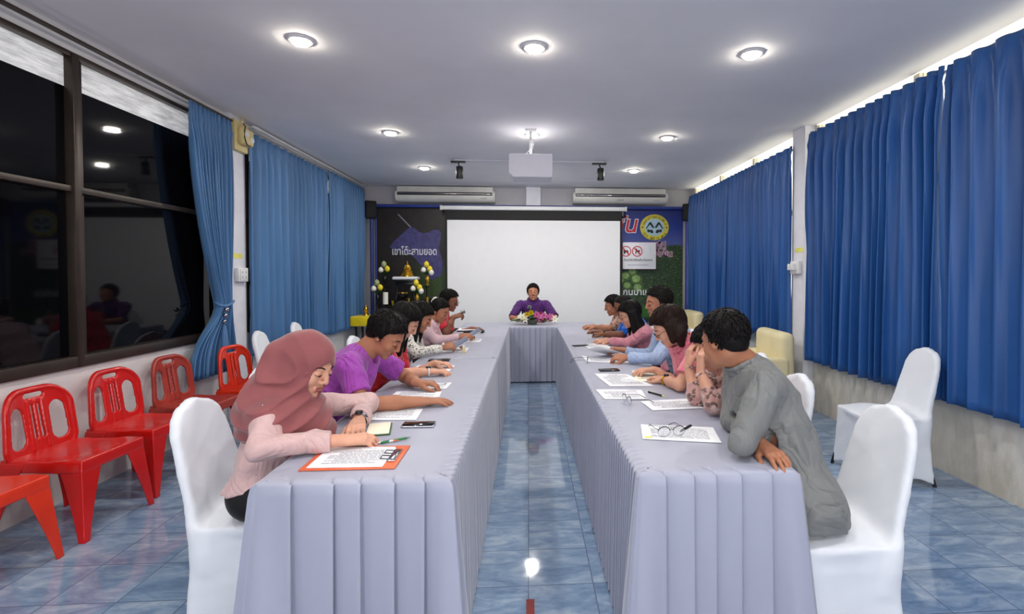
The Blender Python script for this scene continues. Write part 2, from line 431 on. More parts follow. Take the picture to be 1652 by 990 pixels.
def relax(V, F, n=1, lam=0.5):
    for _ in range(n):
        acc = np.zeros_like(V); cnt = np.zeros(len(V))
        for i in range(4):
            a = F[:, i]; b = F[:, (i + 1) % 4]
            np.add.at(acc, a, V[b]); np.add.at(cnt, a, 1); np.add.at(acc, b, V[a]); np.add.at(cnt, b, 1)
        V = V + lam * (acc / np.maximum(cnt, 1)[:, None] - V)
    return V
def vf_object(name, parts, m, parent=None, xf=None, smooth=1):
    """parts: list of (V, F) or Field; joined as one mesh; xf = function on verts"""
    VV = []; FF = []; off = 0
    for p in parts:
        V, F = p.mesh() if isinstance(p, Field) else p
        if len(V) == 0: continue
        if isinstance(p, Field) and smooth: V = relax(V, F, smooth)
        VV.append(V); FF.append(F + off); off += len(V)
    V = np.concatenate(VV); F = np.concatenate(FF)
    if xf is not None: V = xf(V)
    me = bpy.data.meshes.new(name)
    me.vertices.add(len(V)); me.vertices.foreach_set('co', V.astype(np.float32).ravel())
    me.loops.add(F.size); me.loops.foreach_set('vertex_index', F.astype(np.int32).ravel())
    me.polygons.add(len(F)); me.polygons.foreach_set('loop_start', (np.arange(len(F)) * 4).astype(np.int32))
    me.update(calc_edges=True); me.validate(); me.shade_smooth(); me.materials.append(m)
    o = bpy.data.objects.new(name, me); col.objects.link(o)
    if parent is not None: o.parent = parent
    return o

# ------------------------------------------------------------------ the room shell
def struct(name, boxes, m, bevel=0.0):
    b = MB()
    for c, d in boxes: b.box(c, d, bevel)
    return tag(b.build(name, m, smooth=False), kind='structure')
def span(x0, x1, y0, y1, z0, z1): return (((x0 + x1) / 2, (y0 + y1) / 2, (z0 + z1) / 2), (abs(x1 - x0), abs(y1 - y0), abs(z1 - z0)))
struct('floor', [span(XL - .2, XR + .2, YF - .2, YB + .2, -.12, 0)], M['floor'])
struct('ceiling', [span(XL - .2, XR, YF - .2, YB + .2, ZC, ZC + .12)], M['ceiling'])
struct('wall_back', [span(XL - .2, XR + .2, YB, YB + .15, 0, ZC)], M['wall_back'])
struct('wall_front', [span(XL - .2, XR + .2, YF - .15, YF, 0, ZC)], M['wall_left'])
SL = 0.84   # left sill
struct('wall_left', [span(XL - .15, XL, YF, YB, 0, SL), span(XL - .15, XL, YF, YB, 2.90, ZC), span(XL - .15, XL, 5.0, 5.45, SL, 2.90), span(XL - .15, XL, 9.0, YB, SL, 2.90)], M['wall_left'])
struct('wall_right', [span(XR, XR + .15, YF, YB, 0, .80), span(XR, XR + .15, YF, -1.6, .80, ZC), span(XR, XR + .15, 5.12, 5.45, .80, ZC), span(XR, XR + .15, 9.0, YB, .80, ZC)], M['wall_right'])
# concrete columns
struct('trim_1', [span(XL, -2.93, 5.10, 5.35, 0, ZC)], M['column'])
struct('trim_2', [span(2.95, XR, 5.15, 5.40, 0, ZC)], M['column'])
struct('trim_3', [span(-.045, .215, 9.06, YB, 2.4, ZC)], M['column'])
# left windows: dark glass, bronze frames, streaked frosted band on top
def left_window(name, y0, y1, mull):
    root = tag(empty(name, (XL, (y0 + y1) / 2, SL)), kind='structure')
    def loc(bx): return ((bx[0][0] - XL, bx[0][1] - (y0 + y1) / 2, bx[0][2] - SL), bx[1])
    b = MB()
    for bx in [span(-3.06, -2.955, y0, y1, SL, SL + .075), span(-3.05, -2.96, y0, y1, 2.865, 2.90), span(-3.04, -2.965, y0, y1, 1.99, 2.03), span(-3.05, -2.965, y0, y0 + .05, SL, 2.9), span(-3.05, -2.965, y1 - .05, y1, SL, 2.9)]:
        b.box(*loc(bx), .004)
    b.build('window_frame', M['bronze'], root)
    for y in mull:
        b = MB(); b.box(*loc(span(-3.05, -2.952, y - .025, y + .025, SL, 2.89)), .004); b.box(*loc(span(-3.06, -2.99, y + .025, y + .085, SL, 2.87)), .004)
        b.build('mullion', M['bronze'], root)
    ys = [y0] + list(mull) + [y1]
    for a, c in zip(ys, ys[1:]):
        MB().box(*loc(span(-3.02, -3.01, a, c, SL + .03, 2.675))).build('window_pane', M['dark_glass'], root)
        MB().box(*loc(span(-3.02, -3.008, a, c, 2.675, 2.885))).build('frosted_pane', M['frosted'], root)
left_window('window_1', -2.3, 5.0, [-.9, .85, 2.1, 3.47])
left_window('window_2', 5.45, 9.0, [6.6, 7.8])
# right windows: clear glass to daylight, behind the curtains
def right_window(name, y0, y1, n):
    root = tag(empty(name, (XR, (y0 + y1) / 2, .8)), kind='structure'); ym = (y0 + y1) / 2
    def loc(bx): return ((bx[0][0] - XR, bx[0][1] - ym, bx[0][2] - .8), bx[1])
    b = MB(); b.box(*loc(span(3.06, 3.14, y0, y1, .8, .86))); b.box(*loc(span(3.07, 3.14, y0, y1, 2.15, 2.2)))
    for i in range(n + 1):
        y = y0 + (y1 - y0) * i / n; b.box(*loc(span(3.07, 3.14, max(y0, y - .03), min(y1, y + .03), .8, ZC)))
    b.build('window_frame', M['white_frame'], root)
    for i in range(n):
        a = y0 + (y1 - y0) * i / n; c = y0 + (y1 - y0) * (i + 1) / n
        MB().box(*loc(span(3.10, 3.105, a + .03, c - .03, .86, ZC))).build('window_pane', M['clear_glass'], root)
right_window('window_3', -1.6, 5.12, 5)
right_window('window_4', 5.45, 9.0, 3)
# curtain tracks
def track(name, x, y0, y1, z, label, m):
    r = thing(name, label, 'curtain rail', (x, (y0 + y1) / 2, z))
    MB().box((0, 0, 0), (.03, y1 - y0, .022), .004).build('rail', m, r)
    for y in np.linspace(y0 + .1, y1 - .1, max(3, int((y1 - y0) / .9))): MB().box((-.028 if x < 0 else .028, y - (y0 + y1) / 2, .01), (.07, .03, .02), .003).build('bracket', M['white_plastic'], r)
track('curtain_rail', -2.90, -2.2, 5.08, 2.955, 'long dark curtain rail over the uncovered dark windows on the left', M['bronze'])
track('curtain_rail', -2.88, 5.42, 9.0, 3.0, 'white curtain rail on the left wall beyond the column', M['white_plastic'])
track('curtain_rail', 2.985, -1.6, 5.10, 2.90, 'white curtain rail above the near right window curtains', M['white_plastic'])
track('curtain_rail', 2.985, 5.42, 9.0, 2.86, 'white curtain rail above the far right window curtains', M['white_plastic'])

# ------------------------------------------------------------------ curtains
def curtain(label, x, y0, y1, z0, z1, pitch=.12, amp=.045, m='curtain', side=1, seed=0, tie=None, flare=0.0, group=None, hem=None, name='curtain'):
    rs = np.random.RandomState(seed)
    nf = max(3, int(round((y1 - y0) / pitch))); nc = nf * 14 + 1; nr = 40
    u = np.linspace(0, 1, nc); v = np.linspace(0, 1, nr)
    w = rs.uniform(.6, 1.4, nf + 1); cum = np.concatenate([[0], np.cumsum(w[:nf])]); cum = cum / cum[-1]
    ph = np.interp(u, cum, np.arange(nf + 1)) * 2 * math.pi
    am = np.interp(u * nf, np.arange(nf + 1), rs.uniform(.55, 1.25, nf + 1))
    P = np.zeros((nr, nc, 3))
    dr = rs.uniform(-.5, .5, nf + 1)
    for i, vv in enumerate(v):
        z = z1 + (z0 - z1) * vv
        hd = min(1.0, vv / .055)                       # pinched heading
        a = amp * (.38 + .62 * min(1, max(0, (vv - .03) / .12))) * (1 + .35 * vv * np.sin(u * 9 + seed))
        wave = np.sin(ph + .45 * np.interp(u * nf, np.arange(nf + 1), dr) * vv * 3 + .25 * math.sin(5 * vv))
        sharp = np.sign(wave) * np.abs(wave) ** (.7 if vv > .06 else .5)
        second = .22 * np.sin(2 * ph + 1.3 + 2 * vv) * min(1, vv * 3)
        off = a * am * (sharp + second)
        pinch = .012 * np.cos(2 * ph) * math.exp(-((vv - .05) / .02) ** 2)
        y = y0 + (y1 - y0) * u + .018 * np.cos(ph) * min(1, vv * 4) + .03 * vv * np.sin(u * 17 + seed)
        if tie is not None:
            ty, tz, tw = tie                            # gathered at (ty, tz) to width tw
            k = math.exp(-((z - tz) / (.55 if z > tz else .28)) ** 2)
            if z > tz: k = (1 - (z - tz) / (z1 - tz)) ** 1.6 if z < z1 else 0
            y = (1 - k) * y + k * (ty + tw * (u - .5))
            off = off * (1 + .5 * k)
        if flare: y = y + flare * vv ** 3 * (u - .5)
        P[i, :, 0] = x + side * (off + pinch); P[i, :, 1] = y
        hz = 0 if hem is None else hem * np.sin(u * 3.1 * 2 + seed) * vv
        P[i, :, 2] = z + hz + .006 * np.sin(ph * 1) * vv
    o = P.mean((0, 1)); o[2] = z0
    ob = grid_mesh(name, P - o, M[m], thick=.004); ob.location = o
    tag(ob, label, 'curtain', group); return ob
curtain('blue curtain on the far left wall, half nearer the column', -2.885, 5.33, 7.33, .60, 2.93, .135, .042, 'curtain_dark', 1, 3)
curtain('blue curtain on the far left wall, half nearer the loudspeaker', -2.88, 7.36, 8.93, .58, 2.96, .11, .036, 'curtain_dark', 1, 8)
curtain('blue curtain gathered and tied back beside the dark left window', -2.87, 4.42, 5.02, .53, 2.93, .055, .030, 'curtain_dark', 1, 11, tie=(4.86, 1.18, .17))
curtain('blue curtain nearest the camera on the right wall', 2.94, -.9, 3.335, .55, 2.925, .15, .062, 'curtain', -1, 21)
curtain('wide blue curtain between the right column and the narrow light gap', 2.94, 3.355, 5.06, .55, 2.93, .112, .055, 'curtain', -1, 22)
curtain('blue curtain on the far right wall, half beside the column', 2.925, 5.36, 7.2, .66, 2.88, .12, .042, 'curtain', -1, 31, hem=.07)
curtain('blue curtain on the far right wall, half beside the banner', 2.94, 7.22, 8.96, .66, 2.88, .12, .04, 'curtain', -1, 33, hem=.03)
# tie back band with tassel
tb = thing('curtain_tieback', 'dark blue tieback with glass tassel round the gathered left curtain', 'curtain tieback', (-2.86, 4.86, 1.18))
MB().tube([(.062 * math.cos(a), .1 * math.sin(a), .02 * math.sin(2 * a)) for a in np.linspace(0, 2 * math.pi, 25)], .012).build('band', M['curtain_dark'], tb)
for k in range(3): MB().sphere((.07 - .01 * k, -.09, -.05 - .055 * k), .022 - .002 * k, 12, 8).build('bead', M['chrome'], tb)
MB().lathe((.05, -.09, -.42), [(.035, 0), (.03, .08), (.02, .18), (.012, .22)], 14).build('tassel', M['curtain_dark'], tb)

# ------------------------------------------------------------------ things on the columns
r = thing('emergency_lamp', 'yellowed emergency lamp box high on the left column', 'emergency lamp', (-2.93, 5.23, 2.84))
MB().box((.02, 0, 0), (.05, .24, .30), .012).build('back_box', M['cream'], r)
b = MB(); b.box((.075, .02, .0), (.07, .19, .17), .03, seg=4); b.build('lamp_housing', M['cream'], r)
for a_, c_ in ((-.03, .02), (.065, -.02)): MB().cone((.108, a_, c_), (.118, a_, c_), .03, .026).build('lamp_lens', M['white_plastic'], r)
MB().tube([(.06, .0, .13), (.09, -.02, .10), (.115, -.08, .04), (.12, -.09, -.03), (.11, -.03, -.09), (.10, .05, -.085)], .006, 6).build('cable', M['black_plastic'], r)
MB().tube([(.03, 0, .14), (.04, .02, .19), (.02, .1, .185)], .008, 6).build('conduit', M['cream'], r)
for sx, y, z, lab, tl in ((-1, 5.23, 1.45, 'white double socket box on the left column under yellow tape', 'strip of yellow tape on the left column above the socket'),
                          (1, 5.27, 1.53, 'white socket box with plugs on the right column under yellow tape', 'strip of yellow tape on the right column above the socket')):
    xx = -2.93 if sx < 0 else 2.95; s = 1 if sx < 0 else -1
    r = thing('wall_socket', lab, 'socket', (xx, y, z))
    MB().box((s * .022, 0, 0), (.044, .17, .14), .008).build('socket_box', M['white_plastic'], r)
    MB().box((s * .047, .0, 0), (.008, .12, .11), .003).build('face_plate', M['white_plastic'], r)
    for dy in (-.03, .03):
        for dz in (-.025, .025): MB().box((s * .0515, dy, dz), (.002, .006, .018)).build('slot', M['ac_dark'], r)
    if sx > 0:
        MB().box((-.07, -.03, .005), (.045, .045, .07), .008).build('plug', M['white_plastic'], r); MB().box((-.07, .035, .005), (.045, .045, .07), .008).build('plug', M['white_plastic'], r)
    tag(MB().box((0, 0, 0), (.002, .15, .05)).build('tape_strip', M['tape'], loc=(xx + s * .001, y - .02, z + .19)), tl, 'tape')
tag(MB().tube([(0, 0, 0), (.01, .03, -.12), (.0, .02, -.4), (.015, .05, -.7), (.0, .04, -.95)], .005, 6).build('power_cable', M['blue_steel'], loc=(-2.91, 5.36, 1.42)), 'thin cable hanging down the left column from the socket', 'cable')

# ------------------------------------------------------------------ ceiling: downlights, track, projector
rng_l = [(x, y) for y in (7.5, 5.68, 3.5, 1.3, -.9) for x in (-1.54, .04, 1.6)]
rown = {7.5: 'far row near the air conditioners', 5.68: 'middle row', 3.5: 'nearest visible row', 1.3: 'row over the camera', -.9: 'row behind the camera'}
colw = {-1.54: 'left', .04: 'central', 1.6: 'right'}
M['lamp'] = emis('lit_diffuser', (255, 246, 226), DIFF_E)
dl = None
for x, y in rng_l:
    r = thing('ceiling_downlight', 'lit round white ceiling downlight, %s one of the %s' % (colw[x], rown[y]), 'ceiling light', (x, y, ZC), group='round ceiling downlights')
    if dl is None:
        prof = [(.062, 0), (.085, 0), (.086, -.004), (.078, -.012), (.064, -.014), (.062, -.006)]
        b = MB(); b.lathe((0, 0, 0), prof, 32); dl = b.build('trim_ring', M['white_plastic'], r)
        dd = MB().lathe((0, 0, 0), [(.001, -.034), (.03, -.033), (.05, -.028), (.06, -.018), (.063, -.004), (.001, -.002)], 32).build('diffuser', M['lamp'], r)
    else:
        for q in (dl, dd):
            c = q.copy(); col.objects.link(c); c.parent = r
    L = bpy.data.lights.new('downlight_glow', 'AREA'); L.shape = 'DISK'; L.size = .13; L.energy = LAMP_W; L.color = (1, .97, .93)
    lo = bpy.data.objects.new('downlight_glow', L); col.objects.link(lo); lo.parent = r; lo.location = (0, 0, -.04)
r = thing('spotlight_track', 'slim grey ceiling track crossing above the projector', 'light track', (.02, 6.95, ZC))
MB().box((0, 0, -.012), (2.08, .035, .024), .003).build('rail', M['projector'], r)
for x, s in ((-.97, 'left'), (.99, 'right')):
    r = thing('track_spotlight', 'black cylinder spotlight at the %s end of the ceiling track' % s, 'spotlight', (x, 6.95, ZC - .024), group='black track spotlights')
    MB().box((0, 0, -.012), (.2, .05, .024), .004).build('adapter', M['black_plastic'], r)
    MB().cone((0.0, 0, -.02), (.02, 0, -.075), .009, .009, 10).build('stem', M['black_plastic'], r)
    b = MB(); b.lathe((.02, 0, -.245), [(.03, 0), (.046, .004), (.05, .012), (.05, .15), (.044, .17), (.02, .178)], 24); b.build('lamp_can', M['black_plastic'], r)
r = thing('projector', 'pale grey projector hung from a ceiling pole', 'projector', (.023, 5.5, 2.62))
b = MB(); b.prism([(-.232, -.08), (-.19, -.125), (.232, -.125), (.232, .125), (-.232, .125)], .32, Matrix.Rotation(R(90), 4, 'X')); o = b.build('casing', M['projector'], r)
for v in o.data.vertices: v.co.y += .16
md = o.modifiers.new('b', 'BEVEL'); md.width = .008; md.segments = 2; md.limit_method = 'ANGLE'
MB().lathe((.08, 0, 0), [(.05, 0), (.05, .03), (.04, .035)], 20).build('lens', M['black_plastic'], r)
lens = [c for c in r.children][-1]; lens.rotation_euler = (R(-90), 0, 0); lens.location = (0, .15, 0)
MB().cone((0, 0, .12), (0, 0, .41), .016, .016).build('pole', M['white_plastic'], r)
MB().box((0, 0, .41), (.12, .12, .018), .004).build('ceiling_plate', M['white_plastic'], r)
b = MB(); b.tube([(.01, -.03, .38), (-.02, -.05, .33), (.03, -.04, .24), (-.04, -.05, .16), (-.07, -.05, .12)], .006, 6)
b.build('cable', M['white_plastic'], r); b = MB(); b.tube([(.0, .02, .36), (.04, -.02, .3), (.02, -.04, .2), (.03, -.03, .12)], .005, 6); b.build('cable', M['white_plastic'], r)
pl = bpy.data.lights.new('projector_beam', 'SPOT'); pl.energy = 62; pl.spot_size = R(64); pl.spot_blend = .35; pl.shadow_soft_size = .03
po = bpy.data.objects.new('projector_beam', pl); col.objects.link(po); po.parent = r; po.location = (.08, .24, -.0); po.rotation_euler = (R(74), 0, R(-1))

# ------------------------------------------------------------------ end wall: air conditioners, banner, screen, speakers
def aircon(x0, x1, z0, z1, label, flip):
    cx = (x0 + x1) / 2; Wd = x1 - x0; H = z1 - z0
    r = thing('air_conditioner', label, 'air conditioner', (cx, 9.2, z0), group=None)
    # side profile in (y toward room, z)
    prof = [(0, .02), (-.08, 0), (-.19, .03), (-.235, .09), (-.24, .16), (-.21, .205), (-.21, H), (0, H)]
    m4 = Matrix(((0, 0, 1, -Wd / 2 + .04), (1, 0, 0, 0), (0, 1, 0, 0), (0, 0, 0, 1)))
    MB().prism(prof, Wd - .08, m4).build('casing', M['ac_plastic'], r)
    prof2 = [(p[0] * 1.02 if p[0] else 0, p[1] if p[1] < .21 else .2) for p in prof[:-2]] + [(0, .2)]
    for sx in (-1, 1):
        m5 = Matrix(((0, 0, 1, sx * (Wd / 2 - .025) - .025), (1, 0, 0, 0), (0, 1, 0, 0), (0, 0, 0, 1)))
        o = MB().prism(prof2, .05, m5).build('end_cap', M['ac_plastic'], r)
        md = o.modifiers.new('b', 'BEVEL'); md.width = .02; md.segments = 3; md.limit_method = 'ANGLE'; md.angle_limit = R(50)
    MB().box((0, -.238, .145), (Wd - .1, .02, .045), .005).build('air_outlet', M['ac_dark'], r)
    MB().box((0, -.246, .15), (Wd - .12, .012, .012), .004).build('louvre', M['chrome'], r)
    MB().box((0, -.243, .172), (Wd - .1, .012, .006), .002).build('seam', M['ac_dark'], r)
    MB().box((Wd * .38, -.225, .075), (.12, .004, .012), rot=Matrix.Rotation(R(-28), 3, 'X')).build('badge', M['ink'], r)
    if flip: MB().box((0, -.225, .075), (.12, .004, .016), rot=Matrix.Rotation(R(-28), 3, 'X')).build('badge', M['ink'], r)
aircon(-2.37, -.60, 2.74, 3.02, 'long white air conditioner on the end wall, left of the central pillar', False)
aircon(.80, 2.55, 2.74, 3.02, 'long white air conditioner on the end wall, right of the central pillar', True)
for x, s in ((-2.80, 'left'), (2.94, 'right')):
    r = thing('loudspeaker', 'black wall loudspeaker in the %s corner of the end wall' % s, 'loudspeaker', (x, 9.02, 2.60), rz=R(25 if x < 0 else -25))
    MB().box((0, 0, 0), (.19, .15, .31), .02, seg=3).build('cabinet', M['black_plastic'], r)
    MB().box((0, -.078, 0), (.16, .008, .28), .003).build('grille', M['screen_black'], r)
    MB().box((0, .09, 0), (.05, .06, .05), .004).build('bracket', M['blue_steel'], r)

# printed banner: dark forest on the left, blue sky over green trees on the right
def banner_mat():
    t = NT('printed_banner'); c0 = t.n('ShaderNodeTexCoord'); sep = t.n('ShaderNodeSeparateXYZ'); t.l(c0.outputs['Object'], sep.inputs[0])
    X, Z = sep.outputs[0], sep.outputs[2]
    n = t.noise(t.coord('Object', (1, 1, 1)), 7, 8, .7, .6); nf = t.noise(t.coord('Object', (1, 1, 2)), 26, 6, .75, 1.0)
    dark = t.ramp(n, [(.35, lin((14, 11, 12))), (.6, lin((34, 26, 22))), (.8, lin((52, 44, 38)))])
    green = t.ramp(nf, [(.32, lin((22, 36, 16))), (.6, lin((60, 84, 34))), (.8, lin((96, 120, 60)))])
    gm = t.math('MULTIPLY', t.ramp(t.math('ADD', t.math('MULTIPLY', Z, -1.6), t.math('MULTIPLY', n, .5)), [(.0, 0.0), (.45, 1.0)]),
                t.ramp(t.math('ADD', X, 2.75), [(.55, 0.0), (.95, 1.0)]))
    left = t.mix(gm, dark, green)
    sky = t.ramp(t.math('MULTIPLY_ADD', Z, 1.0, -.35), [(0.0, lin((74, 88, 148))), (.35, lin((34, 54, 140))), (.9, lin((20, 30, 96)))])
    tree = t.ramp(nf, [(.35, lin((12, 24, 12))), (.5, lin((30, 54, 28))), (.62, lin((84, 112, 70))), (.75, lin((170, 186, 158)))])
    grass = t.ramp(n, [(.3, lin((26, 74, 20))), (.7, lin((46, 110, 34)))])
    tl = t.math('ADD', Z, t.math('MULTIPLY', n, .16))
    right = t.mix(t.ramp(tl, [(.44, 0.0), (.47, 1.0)]), tree, sky)
    right = t.mix(t.ramp(t.math('ADD', Z, .78), [(.0, 1.0), (.03, 0.0)]), right, grass)
    right = t.mix(t.ramp(t.math('ADD', Z, .98), [(.0, 1.0), (.03, 0.0)]), right, lin((28, 44, 36)))
    t.set(color=t.mix(t.ramp(t.math('ADD', X, .5), [(.2, 0.0), (.8, 1.0)]), left, right), rough=.45)
    return t.m
BN = thing('printed_banner', 'wide printed banner of dark forest and blue sky behind the projector screen', 'banner', (0, 9.12, 1.62))
MB().box((.075, 0, 0), (5.6, .012, 2.1)).build('banner_sheet', banner_mat(), BN)
def flat(name, pts, m, parent, y=-.009, thick=.003):
    # outline in (x, z) of the parent's frame; small thickness toward the camera
    m4 = Matrix(((1, 0, 0, 0), (0, 0, -1, y + thick / 2), (0, 1, 0, 0), (0, 0, 0, 1)))
    return MB().prism(pts, thick, m4).build(name, m, parent, smooth=False)
def circ(cx, cz, r, n=40, ry=None, a0=0, a1=2 * math.pi): ry = ry or r; return [(cx + r * math.cos(a), cz + ry * math.sin(a)) for a in np.linspace(a0, a1, n, endpoint=False)]
def text(name, s, x, z, size, m, parent, y=-.012, align='LEFT', shear=0.0, thick=.001, offset=0.0, sx=1.0, rot=(90, 0, 0), bold=True, loc=None):
    cu = bpy.data.curves.new(name, 'FONT'); cu.body = s; cu.size = size; cu.align_x = align; cu.extrude = thick; cu.shear = shear; cu.offset = offset; cu.resolution_u = 4
    o = bpy.data.objects.new(name, cu); col.objects.link(o)
    dg = bpy.context.evaluated_depsgraph_get(); me = bpy.data.meshes.new_from_object(o.evaluated_get(dg)); bpy.data.objects.remove(o)
    me.materials.clear(); me.materials.append(m)
    o = bpy.data.objects.new(name, me); col.objects.link(o); o.parent = parent; o.location = loc if loc else (x, y, z); o.rotation_euler = tuple(R(a) for a in rot); o.scale = (sx, 1, 1)
    return o
P_ = lambda n, c, r=.5, **k: mat('print_' + n, c, r, **k)
M['p_mount'] = P_('mountain', (66, 62, 118), var=.3, nscale=14); M['p_white'] = P_('white', (228, 230, 236), var=.02)
M['p_red'] = P_('red', (200, 26, 40)); M['p_yellow'] = P_('yellow', (212, 200, 62)); M['p_dark'] = P_('dark', (24, 34, 44))
M['p_pale'] = P_('pale_blue', (170, 200, 214)); M['p_pink'] = P_('pink_outline', (226, 190, 206)); M['p_fruit'] = P_('fruit', (66, 96, 44), var=.3, nscale=16); M['p_fruit2'] = P_('pale_fruit', (126, 158, 92), var=.25, nscale=16)
M['p_purple'] = P_('purple', (84, 32, 88))
def bx(px_, py_):  # helper: metres on the banner from measured points (x, z absolute)
    return (px_, py_ - 1.62)
mt = [(-2.5, 1.95), (-2.42, 2.05), (-2.3, 2.16), (-2.2, 2.26), (-2.12, 2.31), (-2.05, 2.29), (-1.97, 2.22), (-1.9, 2.2), (-1.82, 2.21), (-1.72, 2.26), (-1.62, 2.26), (-1.58, 2.2), (-1.6, 2.05), (-1.62, 1.9), (-1.56, 1.72), (-1.54, 1.56), (-1.6, 1.42), (-1.75, 1.36), (-1.85, 1.42), (-1.92, 1.6), (-2.1, 1.8), (-2.35, 1.86)]
flat('printed_mountain', [bx(*p) for p in mt], M['p_mount'], BN)
flat('printed_streak', [bx(*p) for p in [(-2.36, 2.54), (-2.33, 2.54), (-2.11, 2.31), (-2.13, 2.30)]], M['ink'], BN)
text('printed_title', 'เขาโต๊ะสามยอด', *bx(-2.46, 1.81), .185, M['p_white'], BN, y=-.014, offset=.002, sx=.74)
text('printed_heading', 'ชั้น', *bx(1.52, 2.24), .42, M['p_white'], BN, y=-.012, shear=.2, offset=.016)
text('printed_heading', 'ชั้น', *bx(1.52, 2.24), .42, M['p_red'], BN, y=-.015, shear=.2, offset=.004)
text('printed_slogan', 'ที่ดี', *bx(2.35, 1.93), .17, M['p_pink'], BN, y=-.012, offset=.010)
text('printed_slogan', 'ที่ดี', *bx(2.35, 1.93), .17, M['p_purple'], BN, y=-.015)
text('printed_slogan', 'อย่างยั่งยืน', *bx(1.97, 1.79), .16, M['p_pink'], BN, y=-.012, offset=.010)
text('printed_slogan', 'อย่างยั่งยืน', *bx(1.97, 1.79), .16, M['p_purple'], BN, y=-.015)
text('printed_caption', 'กนป่าแก่บ่อ', *bx(1.74, 1.075), .165, M['p_white'], BN, y=-.014, offset=.002)
for x, z, r_ in ((1.80, 1.42, .10), (2.0, 1.36, .11), (1.83, 1.24, .09), (2.03, 1.20, .10), (1.93, 1.5, .09), (1.72, 1.33, .07)):
    flat('printed_fruit', [bx(*p) for p in circ(x, z, r_, 24, r_ * .9)], M['p_fruit'], BN, y=-.009 - x * .0005)
    flat('printed_fruit_highlight', [bx(*p) for p in circ(x - .01, z + .015, r_ * .7, 20, r_ * .6)], M['p_fruit2'], BN, y=-.0112 - x * .0005)  # smaller pale disc paints a highlight into the fruit print
em = (2.334, 2.33)
flat('emblem_ring', [bx(*p) for p in circ(em[0], em[1], .27, 48, .24)], M['p_yellow'], BN, y=-.010)
flat('emblem_disc', [bx(*p) for p in circ(em[0], em[1], .185, 40, .16)], M['p_pale'], BN, y=-.0125)
for sx in (-1, 1):
    flat('emblem_mountain', [bx(em[0] + sx * a, em[1] + b_) for a, b_ in [(.0, -.01), (.03, .04), (.07, .1), (.1, .09), (.14, .02), (.165, -.02), (.15, -.03), (.1, .04), (.08, .05), (.04, -.01)][::sx]], M['p_dark'], BN, y=-.015)
    flat('emblem_figure', [bx(em[0] + sx * a, em[1] + b_) for a, b_ in [(.02, -.1), (.03, -.06), (.06, -.04), (.09, -.05), (.13, -.03), (.14, -.07), (.11, -.1), (.09, -.08), (.06, -.11)][::sx]], M['p_dark'], BN, y=-.015)
    flat('emblem_star', [bx(*p) for p in circ(em[0] + sx * .228, em[1], .014, 10)], M['p_dark'], BN, y=-.015)
for chs, a0, a1, up in (('อบต.ป่าแก่บ่อหิน', 160, 20, 1), ('อ.ทุ่งหว้าจ.สตูล', 215, 325, -1)):
    n_ = len(chs)
    base = [c for c in chs]
    for i, ch in enumerate(base):
        if ch in ' ่.': continue
        a = R(a0 + (a1 - a0) * i / (n_ - 1)); rr = (.215, .19) if up > 0 else (.24, .215)
        o = text('emblem_letter', ch, 0, 0, .075, M['p_dark'], BN, loc=(em[0] + rr[0] * math.cos(a) - .015, -.0135, em[1] - 1.62 + rr[1] * math.sin(a) - .02))
pipe_parts = [((-2.79, -.07, -1.05), (-2.79, -.07, 1.09)), ((2.93, -.07, -1.05), (2.93, -.07, 1.09)), ((-2.79, -.07, 1.06), (2.93, -.07, 1.06))]
for a, c in pipe_parts: MB().cone(a, c, .03, .03, 14).build('pipe', M['blue_pipe'], BN)
MB().cone((-2.72, -.05, -1.0), (-2.72, -.05, 1.0), .016, .016, 10).build('pipe', M['blue_pipe'], BN)
for x in (-2.79, 2.93): MB().box((x, -.02, -1.6), (.06, .1, 1.14), .005).build('post', M['blue_steel'], BN)

SG = thing('warning_sign', 'white no dogs warning sign half hidden behind the screen', 'sign', (2.03, 9.02, 1.80))
MB().box((.0, 0, 0), (.62, .012, .49), .003).build('sign_board', M['p_white'], SG)
b = MB()
for c, d in (((0, -.007, .243), (.62, .003, .006)), ((0, -.007, -.243), (.62, .003, .006)), ((.307, -.007, 0), (.006, .003, .49)), ((-.307, -.007, 0), (.006, .003, .49))): b.box(c, d)
b.build('sign_border', M['p_pink'], SG)
def ring(cx, cz, r0, r1, n=36): 
    b = MB(); vo = []; 
    for y in (-.0075, -.0105):
        vo.append([[b.bm.verts.new((cx + r_ * math.cos(2 * math.pi * i / n), y, cz + r_ * math.sin(2 * math.pi * i / n))) for i in range(n)] for r_ in (r0, r1)])
    for i in range(n):
        j = (i + 1) % n
        b.bm.faces.new((vo[1][0][i], vo[1][0][j], vo[1][1][j], vo[1][1][i])); b.bm.faces.new((vo[0][0][i], vo[0][1][i], vo[0][1][j], vo[0][0][j]))
        for q in (0, 1): b.bm.faces.new((vo[0][q][i], vo[0][q][j], vo[1][q][j], vo[1][q][i]))
    return b
for cx in (-.25, -.04):
    b = ring(cx, .08, .082, .098); b.box((cx, -.0125, .08), (.018, .003, .17), rot=Matrix.Rotation(R(-45), 3, 'Y')); b.build('prohibition_ring', M['p_red'], SG)
flat('dog_figure', [(-.04 + a, .08 + b_) for a, b_ in [(-.035, -.05), (-.018, -.05), (-.015, -.01), (.02, -.01), (.025, -.05), (.04, -.05), (.042, .0), (.06, .03), (.045, .02), (.0, .02), (-.012, .055), (-.03, .05), (-.045, .035), (-.03, .03)]], M['p_dark'], SG)
flat('pet_figure', [(-.25 + a, .08 + b_) for a, b_ in [(-.04, -.05), (-.02, -.05), (-.01, -.02), (.02, -.02), (.03, -.05), (.045, -.05), (.045, .0), (.03, .02), (-.02, .02), (-.03, .05), (-.045, .03)]], M['p_dark'], SG)
text('sign_writing', 'ห้ามนำสัตว์เลี้ยงเข้ามาในอาคาร', -.29, -.10, .062, M['ink_dark'], SG, y=-.008, sx=.72, offset=.0005)
